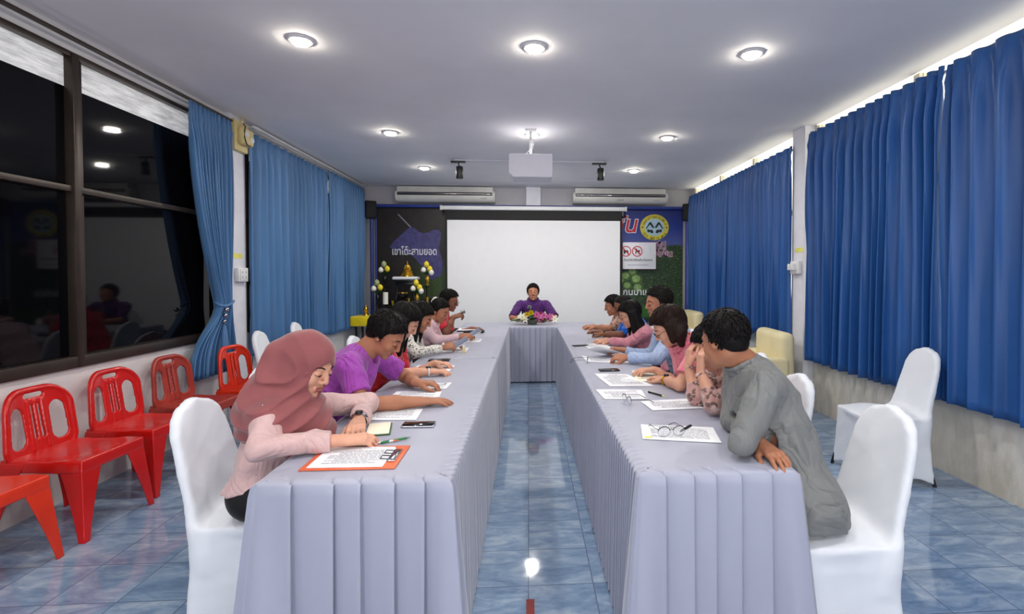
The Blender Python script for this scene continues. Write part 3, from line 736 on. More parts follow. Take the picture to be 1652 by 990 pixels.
text('sign_writing', 'องค์การบริหารส่วนตำบลป่าแก่บ่อหิน', -.22, -.18, .034, M['ink'], SG, y=-.008, sx=.8)
for sx in (-.29, .29): MB().cone((sx, .006, .24), (sx, .09, .26), .004, .004, 6).build('hanger', M['blue_steel'], SG)

SC = thing('projector_screen', 'large white pull-down projector screen with black border', 'projector screen', (.105, 8.92, .5))
MB().box((.0, 0, 2.135), (3.30, .075, .075), .02, seg=3).build('roller_case', M['white_plastic'], SC)
for sx in (-1.65, 1.65): MB().box((sx, 0, 2.135), (.035, .085, .085), .006).build('case_end', M['ac_plastic'], SC)
MB().box((.0, .0, 1.04), (3.17, .006, 2.12)).build('border', M['screen_black'], SC)
MB().box((.0, -.006, .96), (3.09, .006, 1.92)).build('screen_surface', M['screen'], SC)
MB().cone((-1.6, 0, -.03), (1.6, 0, -.03), .018, .018).build('weight_bar', M['black_plastic'], SC)
MB().tube([(1.60, -.03, 2.1), (1.59, -.035, 2.02), (1.62, -.03, 1.97), (1.58, -.03, 1.92), (1.63, -.03, 1.9)], .006, 6).build('pull_cord', M['white_plastic'], SC)
for sx in (-1.5, 1.5): MB().box((sx, .14, 2.16), (.03, .27, .02), .003).build('bracket', M['blue_steel'], SC)

# ------------------------------------------------------------------ altar in the corner
AY = 8.55
AT = thing('altar_table', 'black tiered altar table in the far left corner', 'altar table', (-2.07, AY, 0))
def low_table(cx, cy, z0, z1, w, d):
    b = MB(); b.box((cx, cy, z1 - .015), (w, d, .03), .006); b.box((cx, cy, z1 - .06), (w * .86, d * .86, .05), .006)
    for sx in (-1, 1):
        for sy in (-1, 1):
            x = cx + sx * (w / 2 - .04); y = cy + sy * (d / 2 - .04)
            b.cone((x, y, z1 - .08), (x - sx * .01, y - sy * .01, (z0 + z1) / 2), .022, .014, 10); b.cone((x - sx * .01, y - sy * .01, (z0 + z1) / 2), (x + sx * .015, y, z0), .014, .024, 10)
    return b
low_table(0, 0, 0, .72, .95, .5).build('lower_table', M['black_lacquer'], AT)
low_table(0, .05, .72, 1.02, .62, .34).build('middle_table', M['black_lacquer'], AT)
low_table(-.02, .08, 1.02, 1.36, .36, .26).build('upper_table', M['black_lacquer'], AT)
r = thing('altar_cushion', 'white cloth pad under the gold statue', 'cushion', (-2.09, AY + .08, 1.361))
MB().box((0, 0, .03), (.42, .25, .055), .026, seg=4).build('pad', M['chair_white'], r)
r = thing('seated_statue', 'small gold seated Buddha statue on tiered base atop the altar', 'statue', (-2.07, AY + .08, 1.42))
MB().lathe((0, 0, 0), [(.115, 0), (.115, .02), (.10, .03), (.105, .05), (.085, .065), (.09, .085), (.07, .10), (.075, .115), (.05, .125)], 24).build('tiered_base', M['gold'], r)
fd = Field((-.09, -.08, .1), (.09, .08, .3), .004)
fd.cap((-.045, -.01, .14), (.045, -.01, .14), .02, .02, .01).ell((0, .0, .165), (.03, .022, .04), k=.01).ell((0, 0, .225), (.016, .016, .02), k=.006).cap((0, 0, .24), (0, 0, .285), .007, .001, .004)
fd.cap((-.028, 0, .195), (-.045, -.01, .15), .009, .008, .006).cap((.028, 0, .195), (.045, -.01, .15), .009, .008, .006)
vf_object('figure', [fd], M['gold'], r)
def lotus_vase(x, y, z, k, lab):
    r = thing('flower_vase', lab, 'vase of flowers', (x, y, z))
    MB().lathe((0, 0, 0), [(.03, 0), (.032, .01), (.014, .03), (.03, .08), (.034, .12), (.018, .155), (.026, .175)], 16).build('vase', M['gold'] if k % 2 else M['black_lacquer'], r)
    for i, (dx, dz, m) in enumerate(((-.06, .24, 'white_petal'), (.045, .26, 'yellow'), (-.01, .34, 'yellow' if k % 2 else 'leaf_light'), (.07, .2, 'white_petal'))[:3 + k % 2]):
        MB().tube([(0, 0, .16), (dx * .4, 0, .2), (dx, -.01, dz - .02)], .003, 6).build('stem', M['leaf'], r)
        fl = MB().lathe((dx, -.012, dz - .035), [(.006, 0), (.034, .02), (.046, .05), (.036, .085), (.006, .11)], 12).build('lotus_bud', M[m], r)
    b = MB()
    for q in range(9):
        a = q * 2.4; b.petal((0, 0, .17), (math.cos(a), math.sin(a) * .6, .7), (0, 0, 1), .12, .03, -.3)
    b.build('leaf', M['leaf'], r)
for x, y, z, k, lab in ((-2.44, AY + .05, 1.27, 0, 'vase of white and yellow lotus flowers, upper left on the altar'), (-1.73, AY + .05, 1.27, 1, 'vase of white and yellow lotus flowers, upper right on the altar'),
                        (-2.50, AY - .15, .96, 0, 'vase of white and yellow lotus flowers, lower left on the altar'), (-1.86, AY - .15, .96, 1, 'vase of white and yellow lotus flowers, lower right on the altar')):
    hgt = z - .73
    lotus_vase(x, y, z, k, lab)
    tag(MB().lathe((0, 0, 0), [(.05, 0), (.05, .015), (.018, .03), (.018, hgt - .03), (.045, hgt - .01), (.045, hgt - .001)], 14).build('flower_stand', M['black_lacquer'], loc=(x, y, .721)), 'black turned stand carrying the ' + lab.split(', ')[1].replace(' on the altar', '') + ' altar vase', 'stand')
tag(MB().lathe((0, 0, 0), [(.042, 0), (.042, .19), (.038, .195)], 18).build('white_candle', M['white_petal'], loc=(-2.36, AY - .2, .965)), 'thick white candle on the left of the altar', 'candle')
tag(MB().lathe((0, 0, 0), [(.05, 0), (.05, .012), (.02, .03), (.02, .21), (.05, .23), (.05, .242)], 18).build('candle_stand', M['black_lacquer'], loc=(-2.36, AY - .2, .721)), 'black stand under the thick white altar candle', 'stand')
for i, (x, h_) in enumerate(((-2.24, .3), (-1.98, .34), (-1.86, .28), (-1.68, .36))):
    tag(MB().lathe((0, 0, 0), [(.035, 0), (.03, .015), (.01, .03), (.014, h_ * .4), (.008, h_ * .6), (.016, h_ * .8), (.022, h_)], 12).build('candlestick', M['gold'] if i != 2 else M['black_lacquer'], loc=(x, AY - .21, .722)),
        'slim turned candlestick on the altar front edge, %s from the left' % ('first', 'second', 'third', 'fourth')[i], 'candlestick')
r = thing('incense_bowl', 'round black incense bowl at the middle of the altar', 'bowl', (-2.1, AY - .1, 1.021))
MB().lathe((0, 0, 0), [(.04, 0), (.045, .012), (.03, .03), (.07, .06), (.085, .11), (.08, .135), (.07, .12)], 20).build('bowl', M['black_lacquer'], r)
MB().lathe((0, 0, 0), [(.078, .118), (.086, .122), (.086, .136), (.078, .136)], 20).build('rim', M['gold'], r)
YT = thing('side_table', 'low table under yellow satin cloth beside the altar', 'table', (-2.66, 8.35, 0))
low_table(0, 0, 0, .76, .34, .4).build('table', M['black_lacquer'], YT)
tag(MB().box((0, 0, 0), (.40, .46, .16), .02, seg=3).build('yellow_cloth', M['yellow_cloth'], loc=(-2.66, 8.35, .70)), 'bright yellow satin cloth over the low table beside the altar', 'cloth')
r = thing('brass_lamp', 'small brass lamp standing on the yellow cloth', 'lamp', (-2.68, 8.35, .781))
MB().lathe((0, 0, 0), [(.05, 0), (.045, .015), (.015, .04), (.035, .08), (.04, .11), (.02, .14), (.012, .17)], 16).build('body', M['gold'], r)

# ------------------------------------------------------------------ draped tables
def table_under(x0, x1, y0, y1, label):
    r = thing('folding_table', label, 'table', ((x0 + x1) / 2, (y0 + y1) / 2, 0)); w, d = x1 - x0 - .06, y1 - y0 - .06
    MB().box((0, 0, .728), (w, d, .028), .006).build('tabletop', M['white_plastic'], r)
    for sx in (-1, 1):
        for sy in (-1, 1): MB().cone((sx * (w / 2 - .06), sy * (d / 2 - .12), 0), (sx * (w / 2 - .06), sy * (d / 2 - .12), .714), .014, .014, 10).build('leg', M['blue_steel'], r)
def drape(x0, x1, y0, y1, label, pitch, seed=0, flare=.035, cornerfold=0.0, ztop=.757):
    """pitch: (front, back, left, right) width of a pleat on each side"""
    rs = np.random.RandomState(seed); rc = .02
    segs = []   # perimeter, counter-clockwise from front left: list of (start, dir, len, normal, pitch)
    corners = [((x0, y0), (1, 0), x1 - x0, (0, -1), pitch[0]), ((x1, y0), (0, 1), y1 - y0, (1, 0), pitch[3]), ((x1, y1), (-1, 0), x1 - x0, (0, 1), pitch[1]), ((x0, y1), (0, -1), y1 - y0, (-1, 0), pitch[2])]
    B = []; B0 = []; N = []; OFF = []; CF = []; TK = []
    for (p, d, L, n, pt) in corners:
        k = max(2, int(round(L / pt))); w = rs.uniform(.75, 1.25, k); w /= w.sum(); e = np.concatenate([[0], np.cumsum(w)]) * L
        for i in range(k):
            NQ = 16 if pt > .07 else 10
            for q in range(NQ):
                f = q / NQ
                if f < .72: g_ = f / .72; s = g_ * 1.10; saw = g_ ** .6
                else: g_ = (f - .72) / .28; s = 1.10 - .10 * g_; saw = 1 - g_ ** 1.2
                s = min(max(e[i] + (e[i + 1] - e[i]) * (s if i < k - 1 else min(s, 1.0)), 0), L)
                s0 = e[i] + (e[i + 1] - e[i]) * q / NQ; B0.append((p[0] + d[0] * s0, p[1] + d[1] * s0))
                B.append((p[0] + d[0] * s, p[1] + d[1] * s)); nn = np.array(n, float)
                for end, (cd) in ((0, -1), (L, 1)):     # turn the normal round the corner
                    t_ = max(0, 1 - abs(s - end) / .03)
                    nn = nn + np.array(d) * cd * t_
                nn = nn / np.linalg.norm(nn)
                N.append(nn); OFF.append((saw - .5) * (pt / .11) ** .5); c = min(s, L - s); CF.append(math.exp(-(c / .07) ** 2) * (p[1] + d[1] * s < (y0 + y1) / 2)); TK.append(1.0 if f > .68 else 0.0)
    B = np.array(B); B0 = np.array(B0); N = np.array(N); OFF = np.array(OFF); CF = np.array(CF); TK = np.array(TK); nc = len(B)
    rows = []
    def row(inset, z, amp, fl, tuck=0.0, low=0.0):
        if np.isscalar(inset) and inset > .02:
            iy = min(inset, (y1 - y0) / 2); ix = min(inset, (x1 - x0) / 2)
            rows.append(np.stack([np.clip(B0[:, 0], x0 + ix, x1 - ix), np.clip(B0[:, 1], y0 + iy, y1 - iy), np.full(nc, z) - tuck * TK], -1)); return
        w2 = np.stack([B[:, 0] + N[:, 0] * (-inset + amp * OFF + fl + cornerfold * CF * low), B[:, 1] + N[:, 1] * (-inset + amp * OFF + fl + cornerfold * CF * low), np.full(nc, z) - tuck * TK], -1)
        rows.append(w2)
    row(9.0, ztop, 0, 0); row(.07, ztop, 0, 0); row(.055, ztop, 0, 0); row(.035, ztop, 0, 0, .003); row(.014, ztop - .001, .003, 0, .006); row(.004, ztop - .005, .006, 0, .006); row(0, ztop - .013, .014, 0, 0)
    ss = np.cumsum(np.linalg.norm(np.diff(B, axis=0, prepend=B[:1]), axis=1))
    jit = np.sin(ss * 23 + seed) * .5 + np.sin(ss * 41) * .5
    for i in range(1, 25):
        v = i / 24.0; z = ztop - .013 - v * (ztop - .03)
        row(-.004 * jit * v, z, .022 + .02 * v, flare * v ** .8, 0, v)
    P = np.array(rows); o = np.array([(x0 + x1) / 2, (y0 + y1) / 2, 0])
    ob = grid_mesh('tablecloth', P - o, M['cloth'], closed_u=True); ob.location = o
    tag(ob, label, 'tablecloth'); return ob
TABS = [(-.915, -.262, 1.69, 4.13, 'left long table nearest the camera', (.108, .2, .1, .05), 1, .07), (-.915, -.262, 4.15, 6.62, 'left long table farther from the camera', (.2, .2, .1, .05), 2, 0),
        (.377, .955, 1.69, 4.13, 'right long table nearest the camera', (.1, .2, .05, .1), 3, .07), (.377, .955, 4.15, 6.60, 'right long table farther from the camera', (.2, .2, .05, .1), 4, 0),
        (-.915, .955, 6.65, 7.27, 'head table joining both rows at the far end', (.075, .12, .1, .1), 5, 0)]
for x0, x1, y0, y1, nm, pt, sd, cf in TABS:
    table_under(x0, x1, y0, y1, 'folding table hidden under the cloth, ' + nm)
    drape(x0, x1, y0, y1, 'pleated lavender grey cloth over the ' + nm, pt, sd, .008, cf)

# ------------------------------------------------------------------ white covered chairs
def white_chair():
    r = empty('banquet_chair', (0, 0, 0))
    f = Field((-.40, -.32, 0), (.34, .32, 1.02), .0095)
    def skirt(X, Y, Z):
        t = np.clip((.45 - Z) / .45, 0, 1)
        hx = .215 + .035 * t - .05 * t * np.clip(1 - (Y / .24) ** 2, 0, 1); hy = .205 + .03 * t - .045 * t * np.clip(1 - (X / .25) ** 2, 0, 1)
        qx = np.abs(X) - hx + .03; qy = np.abs(Y) - hy + .03
        d = np.sqrt(np.maximum(qx, 0) ** 2 + np.maximum(qy, 0) ** 2) + np.minimum(np.maximum(qx, qy), 0) - .03
        hem = .012 + .05 * np.clip(1 - (Y / .22) ** 2, 0, 1) * (np.abs(X) > .12) + .04 * np.clip(1 - (X / .22) ** 2, 0, 1) * (np.abs(Y) > .12)
        return np.maximum(np.maximum(d, Z - .46), hem - Z)
    f.fn(skirt, .002)
    f.ell((.01, 0, .45), (.22, .21, .045), k=.03)
    def back(X, Y, Z):
        u = (Z - .44) / .48; xc = -.205 - .12 * u + .12 * Y * Y * 4 * .3
        w = np.interp(Z, [.3, .44, .55, .7, .8, .86, .9, .92], [.19, .205, .188, .176, .165, .142, .10, .03])
        a = np.abs(X - xc) - .022; b_ = np.abs(Y) - w
        q = np.sqrt(np.maximum(a + .02, 0) ** 2 + np.maximum(b_ + .02, 0) ** 2) - .02 + np.minimum(np.maximum(a + .02, b_ + .02), 0)
        return np.maximum(np.maximum(q * .9, Z - .925), .3 - Z)
    f.fn(back, .045)
    f.wrinkle(.0035, 14, 4)
    vf_object('stretch_cover', [f], M['chair_white'], r, smooth=2)
    for sx in (-1, 1):
        for sy in (-1, 1): MB().cone((sx * .235, sy * .215, 0), (sx * .215, sy * .2, .1), .012, .012, 10).build('leg', M['black_plastic'], r)
    return r
def place(proto, first, loc, rz, label, cat, group=None):
    o = proto if first else copy_tree(proto); o.location = loc; o.rotation_euler = (0, 0, rz); tag(o, label, cat, group); return o
wc = white_chair()
spots = [(-1.11, 2.2, 0, 'white covered chair under the woman in the headscarf'), (-1.2, 2.92, 3, 'white covered chair under the man in the purple shirt'), (-1.2, 3.65, -2, 'white covered chair under the woman in red'),
         (-1.2, 4.38, 0, 'white covered chair under the woman in the black and white blouse'), (-1.2, 5.12, 2, 'white covered chair under the woman with the hair bun'), (-1.2, 5.9, 0, 'white covered chair under the man in red and black on the left'),
         (1.14, 1.90, 180, 'white covered chair under the man in the grey shirt'), (1.12, 2.54, 180, 'white covered chair under the woman hiding her face in her hands'), (1.24, 3.25, 178, 'white covered chair under the woman in the short sleeved pink top'),
         (1.3, 3.95, 180, 'white covered chair under the man in the light blue shirt'), (1.26, 4.7, 182, 'white covered chair under the woman in the long sleeved pink blouse'), (1.28, 5.4, 180, 'white covered chair under the bald man in blue'), (1.28, 6.1, 180, 'white covered chair under the farthest person on the right'),
         (.07, 7.72, -90, 'white covered chair under the smiling man at the head table'),
         (-2.22, 4.86, 8, 'empty white covered chair by the left column'), (-2.28, 5.72, 8, 'empty white covered chair in front of the far left curtain'),
         (2.55, 3.42, 176, 'empty white covered chair in front of the near right curtain')]
for i, (x, y, a, lab) in enumerate(spots):
    place(wc, i == 0, (x, y, 0), R(a), lab, 'chair', 'white covered banquet chairs')

# ------------------------------------------------------------------ red plastic chairs
from functools import reduce
def mxr(a): return reduce(np.maximum, a)
def red_chair():
    r = empty('plastic_chair', (0, 0, 0)); ms = M['red_plastic']
    f = Field((-.37, -.25, .38), (-.12, .25, .86), .005)
    def rb(a, b_, ha, hb, r_):
        qa = np.abs(a) - ha + r_; qb = np.abs(b_) - hb + r_
        return np.sqrt(np.maximum(qa, 0) ** 2 + np.maximum(qb, 0) ** 2) + np.minimum(np.maximum(qa, qb), 0) - r_
    def back(X, Y, Z):
        u = (Z - .42) / .38; xc = -.19 - .06 * u + .9 * Y * Y * np.clip(u + .3, 0, 1); yy = Y / (1.04 - .12 * u)
        sl = np.abs(X - xc) - .008; d2 = rb(yy, Z - .58, .205, .22, .13)
        hole = rb(np.abs(yy) - .118, Z - .585, .048 - .012 * u, .115, .045); slot = rb(np.abs(yy) - .022, Z - .60, .008, .10, .008); hand = rb(yy, Z - .752, .06, .013, .012)
        d = mxr([sl, d2, .40 - Z, -hole, -slot, -hand])
        rim = np.sqrt((X - xc) ** 2 + (d2 + .014) ** 2) - .0165; rim = np.maximum(rim, .42 - Z)
        ribs = np.sqrt((X - xc - .006) ** 2 + (np.abs(yy) - .044) ** 2) - .011; ribs = mxr([ribs, .44 - Z, Z - .73])
        rib0 = mxr([np.sqrt((X - xc - .006) ** 2 + yy ** 2) - .010, .44 - Z, Z - .73])
        return np.minimum(np.minimum(d, rim), np.minimum(ribs, rib0))
    f.fn(back, .004); vf_object('backrest', [f], ms, r)
    f = Field((-.26, -.25, .34), (.26, .25, .46), .0065)
    def seat(X, Y, Z):
        w = np.interp(X, [-.25, -.2, .15, .24], [.19, .195, .215, .205])
        d2 = np.maximum(np.abs(Y) - w, np.abs(X + 0) - .225); zc = .432 - .25 * np.clip(.15 - (X * X + Y * Y) * 3, 0, 1) * .5
        top = np.maximum(np.abs(Z - zc) - .006, d2)
        skirt = np.maximum(np.abs(d2 + .004) - .005, np.abs(Z - .40) - .032)
        return np.minimum(top, skirt)
    f.fn(seat, .006); vf_object('seat', [f], ms, r)
    for sx in (-1, 1):
        for sy in (-1, 1):
            b = MB(); top = (sx * .195, sy * .18, .425); bot = (sx * (.245 if sx < 0 else .235), sy * .215, 0)
            n = 8; rings = []
            for i in range(n + 1):
                t_ = i / n; c = np.array(top) * (1 - t_) + np.array(bot) * t_; w = .085 * (1 - t_) ** 1.3 + .048 - .012 * t_; th = .011
                # an L section opening inward
                pts = [(0, 0), (-sx * w, 0), (-sx * w, -sy * th), (-sx * th, -sy * th), (-sx * th, -sy * w), (0, -sy * w)]
                rings.append([b.bm.verts.new((c[0] + sx * .025 + p[0], c[1] + sy * .025 + p[1], c[2])) for p in pts])
            for a, c in zip(rings, rings[1:]):
                for k in range(6): b.bm.faces.new((a[k], a[(k + 1) % 6], c[(k + 1) % 6], c[k]))
            b.bm.faces.new(rings[0][::-1]); b.bm.faces.new(rings[-1])
            o = b.build('leg', ms, r); md = o.modifiers.new('b', 'BEVEL'); md.width = .004; md.segments = 2; md.limit_method = 'ANGLE'
    return r
rc = red_chair(); base_red = rc
for i, (x, y, a, lab, m) in enumerate([(-2.64, 3.05, -2, 'glossy red plastic chair under the near part of the dark window', None), (-2.66, 3.60, -3, 'glossy red plastic chair under the window mullion, before the faded one', None),
        (-2.66, 2.46, -2, 'orange red plastic chair cut off by the left edge of the photo', 'orange_red'), (-2.67, 4.16, -4, 'faded brownish red plastic chair along the left wall', 'faded_red'), (-2.50, 4.70, -8, 'orange red plastic chair beside the tied curtain', 'orange_red')]):
    o = place(rc, i == 0, (x, y, 0), R(a), lab, 'chair', 'plastic chairs along the left wall')
    if m:
        for ch in [c for c in bpy.data.objects if c.parent == o]:
            ch.data = ch.data.copy(); ch.data.materials.clear(); ch.data.materials.append(M[m])

# ------------------------------------------------------------------ cream armchairs by the right wall
def armchair():
    r = empty('armchair', (0, 0, 0))
    MB().box((0, 0, .26), (.62, .62, .3), .05, seg=4).build('base', M['sofa'], r)
    MB().box((.03, 0, .44), (.56, .5, .12), .05, seg=4).build('seat_cushion', M['sofa'], r)
    o = MB().box((-.3, 0, .56), (.17, .7, .56), .07, seg=5).build('backrest', M['sofa'], r)
    for sy in (-1, 1):
        MB().box((0, sy * .34, .38), (.6, .13, .42), .05, seg=4).build('armrest', M['sofa'], r)
    for sx in (-1, 1):
        for sy in (-1, 1): MB().cone((sx * .24, sy * .26, 0), (sx * .24, sy * .26, .12), .02, .025, 12).build('foot', M['black_plastic'], r)
    return r
ac = armchair()
for i, (x, y, a, lab) in enumerate([(2.42, 5.35, 176, 'cream upholstered armchair beside the right column'), (2.5, 8.3, 180, 'cream upholstered armchair in the far right corner')]):
    place(ac, i == 0, (x, y, 0), R(a), lab, 'armchair', 'cream armchairs')

# ------------------------------------------------------------------ people
def nrm(v): v = np.array(v, float); return v / np.linalg.norm(v)
def rotm(yaw, pitch, roll=0.0):
    """columns: forward, left, up of a head or torso; pitch > 0 looks down"""
    return np.array((Matrix.Rotation(R(yaw), 3, 'Z') @ Matrix.Rotation(R(pitch), 3, 'Y') @ Matrix.Rotation(R(roll), 3, 'X')))
def elbow(S, Wr, l1, l2, pole):
    S = np.array(S, float); Wr = np.array(Wr, float); d = Wr - S; D = np.linalg.norm(d); k = 1.0
    if D > (l1 + l2) * .985: k = D / ((l1 + l2) * .985)
    l1 *= k; l2 *= k; u = d / D; a = (l1 * l1 - l2 * l2 + D * D) / (2 * D); h = math.sqrt(max(0, l1 * l1 - a * a))
    p = np.array(pole, float); p = p - u * (p @ u); p = nrm(p); return S + u * a + p * h
def hand_field(f, wr, fwd, up, side, curl, sc=1.0, thumb=.6, spread=1.0, k=.005):
    """side=+1: thumb toward cross(up, fwd); curl = three joint bends in degrees"""
    fwd = nrm(fwd); up = np.array(up, float); up = nrm(up - fwd * (up @ fwd)); lat = np.cross(up, fwd) * side
    wr = np.array(wr, float)
    f.cap(wr - fwd * .02, wr + fwd * .03 * sc, .026 * sc, .03 * sc, .012, flat=(up, 1.45))
    offs = [.031, .011, -.009, -.027]; Ls = [.072, .080, .074, .058]; mc = [.092, .094, .089, .082]
    for i in range(4):
        k0 = wr + fwd * .02 + lat * offs[i] * .6 * sc; kn = wr + fwd * mc[i] * sc + lat * offs[i] * sc + up * (.004 - abs(i - 1.3) * .002)
        f.cap(k0, kn, .0145 * sc, .0115 * sc, .010)
        d = nrm(fwd + lat * (offs[i] + .002) * 5.0 * spread); p = kn; ang = 0
        for j, (fr, rr) in enumerate(((.46, .0098), (.31, .0088), (.23, .0078))):
            ang += R(curl[j] * (1 + .12 * (i - 1.5)))
            dd = nrm(d * math.cos(ang) - up * math.sin(ang)); q = p + dd * Ls[i] * fr * sc
            f.cap(p, q, rr * sc, (rr - .0011) * sc, k if j else .007); p = q
    a = wr + fwd * .022 * sc + lat * .022 * sc - up * .006; d1 = nrm(fwd * .75 + lat * thumb - up * .25)
    b = a + d1 * .046 * sc; d2 = nrm(fwd * .95 + lat * thumb * .45 - up * .3); c = b + d2 * .034 * sc; e = c + nrm(fwd - up * .15 + lat * .1) * .026 * sc
    f.cap(a, b, .0155 * sc, .0125 * sc, .012); f.cap(b, c, .0112 * sc, .0098 * sc, .004); f.cap(c, e, .0098 * sc, .008 * sc, .003)
def head_field(h, fem, smile=0.0, round_=0.0, neck=None):
    f = Field((-.135, -.105, -.30), (.15, .105, .15), h)
    f.ell((-.015, 0, .035), (.093, .073, .081), k=.01)
    f.ell((.028, 0, -.015), (.060, .060 + .004 * round_, .088), k=.03)
    f.ell((.038, 0, -.07), (.042, .047 - .004 * fem + .008 * round_, .036), k=.028)
    f.ell((.072, 0, -.098), (.016, .018, .014), k=.022)
    for s in (-1, 1):
        f.ell((.062, s * .037, -.028 + .004 * smile), (.02, .018, .02), k=.022)
        f.cap((.082, s * .012, .028), (.066, s * .046, .026), .007, .006, .014)
        f.ell((.101, s * .031, .006), (.017, .016, .011), k=.010, mode='sub')
        f.ell((.0785, s * .031, .0045), (.0115, .0155, .0095), k=.004)
        f.ell((.094, s * .0125, -.030), (.009, .008, .007), k=.006)
        f.ell((-.008, s * .074, -.006), (.017, .007, .030), rot=np.array(Matrix.Rotation(R(-12), 3, 'Y')) @ np.array(Matrix.Rotation(R(s * 18), 3, 'Z')), k=.006)
        f.ell((-.002, s * .082, -.004), (.009, .004, .017), k=.004, mode='sub')
    f.cap((.088, 0, .018), (.106, 0, -.022), .0075, .0105, .010)
    f.cap((.087, -.020, -.0575), (.087, .020, -.0575), .0062, k=.006).cap((.085, -.016, -.0675), (.085, .016, -.0675), .0068, k=.005)
    f.cap((.094, -.02, -.0625), (.094, .02, -.0625), .0018, k=.002, mode='sub')
    if smile: f.ell((.092, 0, -.066), (.012, .021, .006), k=.004, mode='sub')
    if neck is not None:
        r_ = .050 if fem else .058
        f.cap((-.022, 0, -.05), neck, r_, r_ + .006, .02)
    return f
def locks(kind, t_, zx, zz, down, seed):
    rs = np.random.RandomState(seed); c = np.array([-.018, 0, .036]); rr = np.array([.098 + t_, .076 + t_ * .8, .085 + t_]); crown = nrm((-.45, .12, .9))
    n = 900 if kind == 'short' else 520; VV = []; FF = []; off = 0
    for _ in range(n):
        u = nrm(rs.normal(size=3)); p = c + rr * u
        if p[2] < np.interp(p[0], zx, zz) - .002 or p[2] < -.09: continue
        d = u - crown * .98; d = d - u * (d @ u); d = nrm(d + rs.normal(size=3) * .16)
        L = rs.uniform(.016, .034) if kind in ('short', 'bun') else rs.uniform(.07, .15); ns = 4 if L < .06 else 7; q = p - u * .003; path = [q]; dd = d
        for i in range(ns):
            e = nrm((q - c) / rr); dd = dd - e * (dd @ e) * .8
            if kind in ('long', 'bob'): dd = dd + down * .25
            dd = nrm(dd); q = q + dd * L / ns
            e2 = (q - c) / rr; m = np.linalg.norm(e2); lift = 1.0 + (.055 if kind == 'short' else .03) * rs.uniform(.3, 1)
            if kind in ('short', 'bun') or q[2] > 0: q = c + rr * e2 / m * lift
            elif m < 1.05: q = c + rr * e2 / m * 1.05
            if q[0] > .018 and q[2] < np.interp(q[0], zx, zz) - .004: q = path[-1] + dd * 1e-4
            path.append(q)
        w0 = .0042 if kind == 'short' else .0048; rings = []
        for i, q in enumerate(path):
            t = nrm(path[min(i + 1, ns)] - path[max(i - 1, 0)]); a = nrm(np.cross(t, u + 1e-3)); b_ = np.cross(t, a); w = w0 * (1 - (i / ns) ** 2 * .9)
            rings.append([q + (a * math.cos(g) + b_ * math.sin(g) * .6) * w for g in (0, 1.57, 3.14, 4.71)])
        VV += [v for r_ in rings for v in r_]
        for i in range(ns):
            for k in range(4): FF.append([off + i * 4 + k, off + i * 4 + (k + 1) % 4, off + i * 4 + 4 + (k + 1) % 4, off + i * 4 + 4 + k])
        off += 4 * (ns + 1)
    return np.array(VV), np.array(FF)
def hxf(V, Rm, hc, sc, root): return (V * sc) @ Rm.T + hc - root
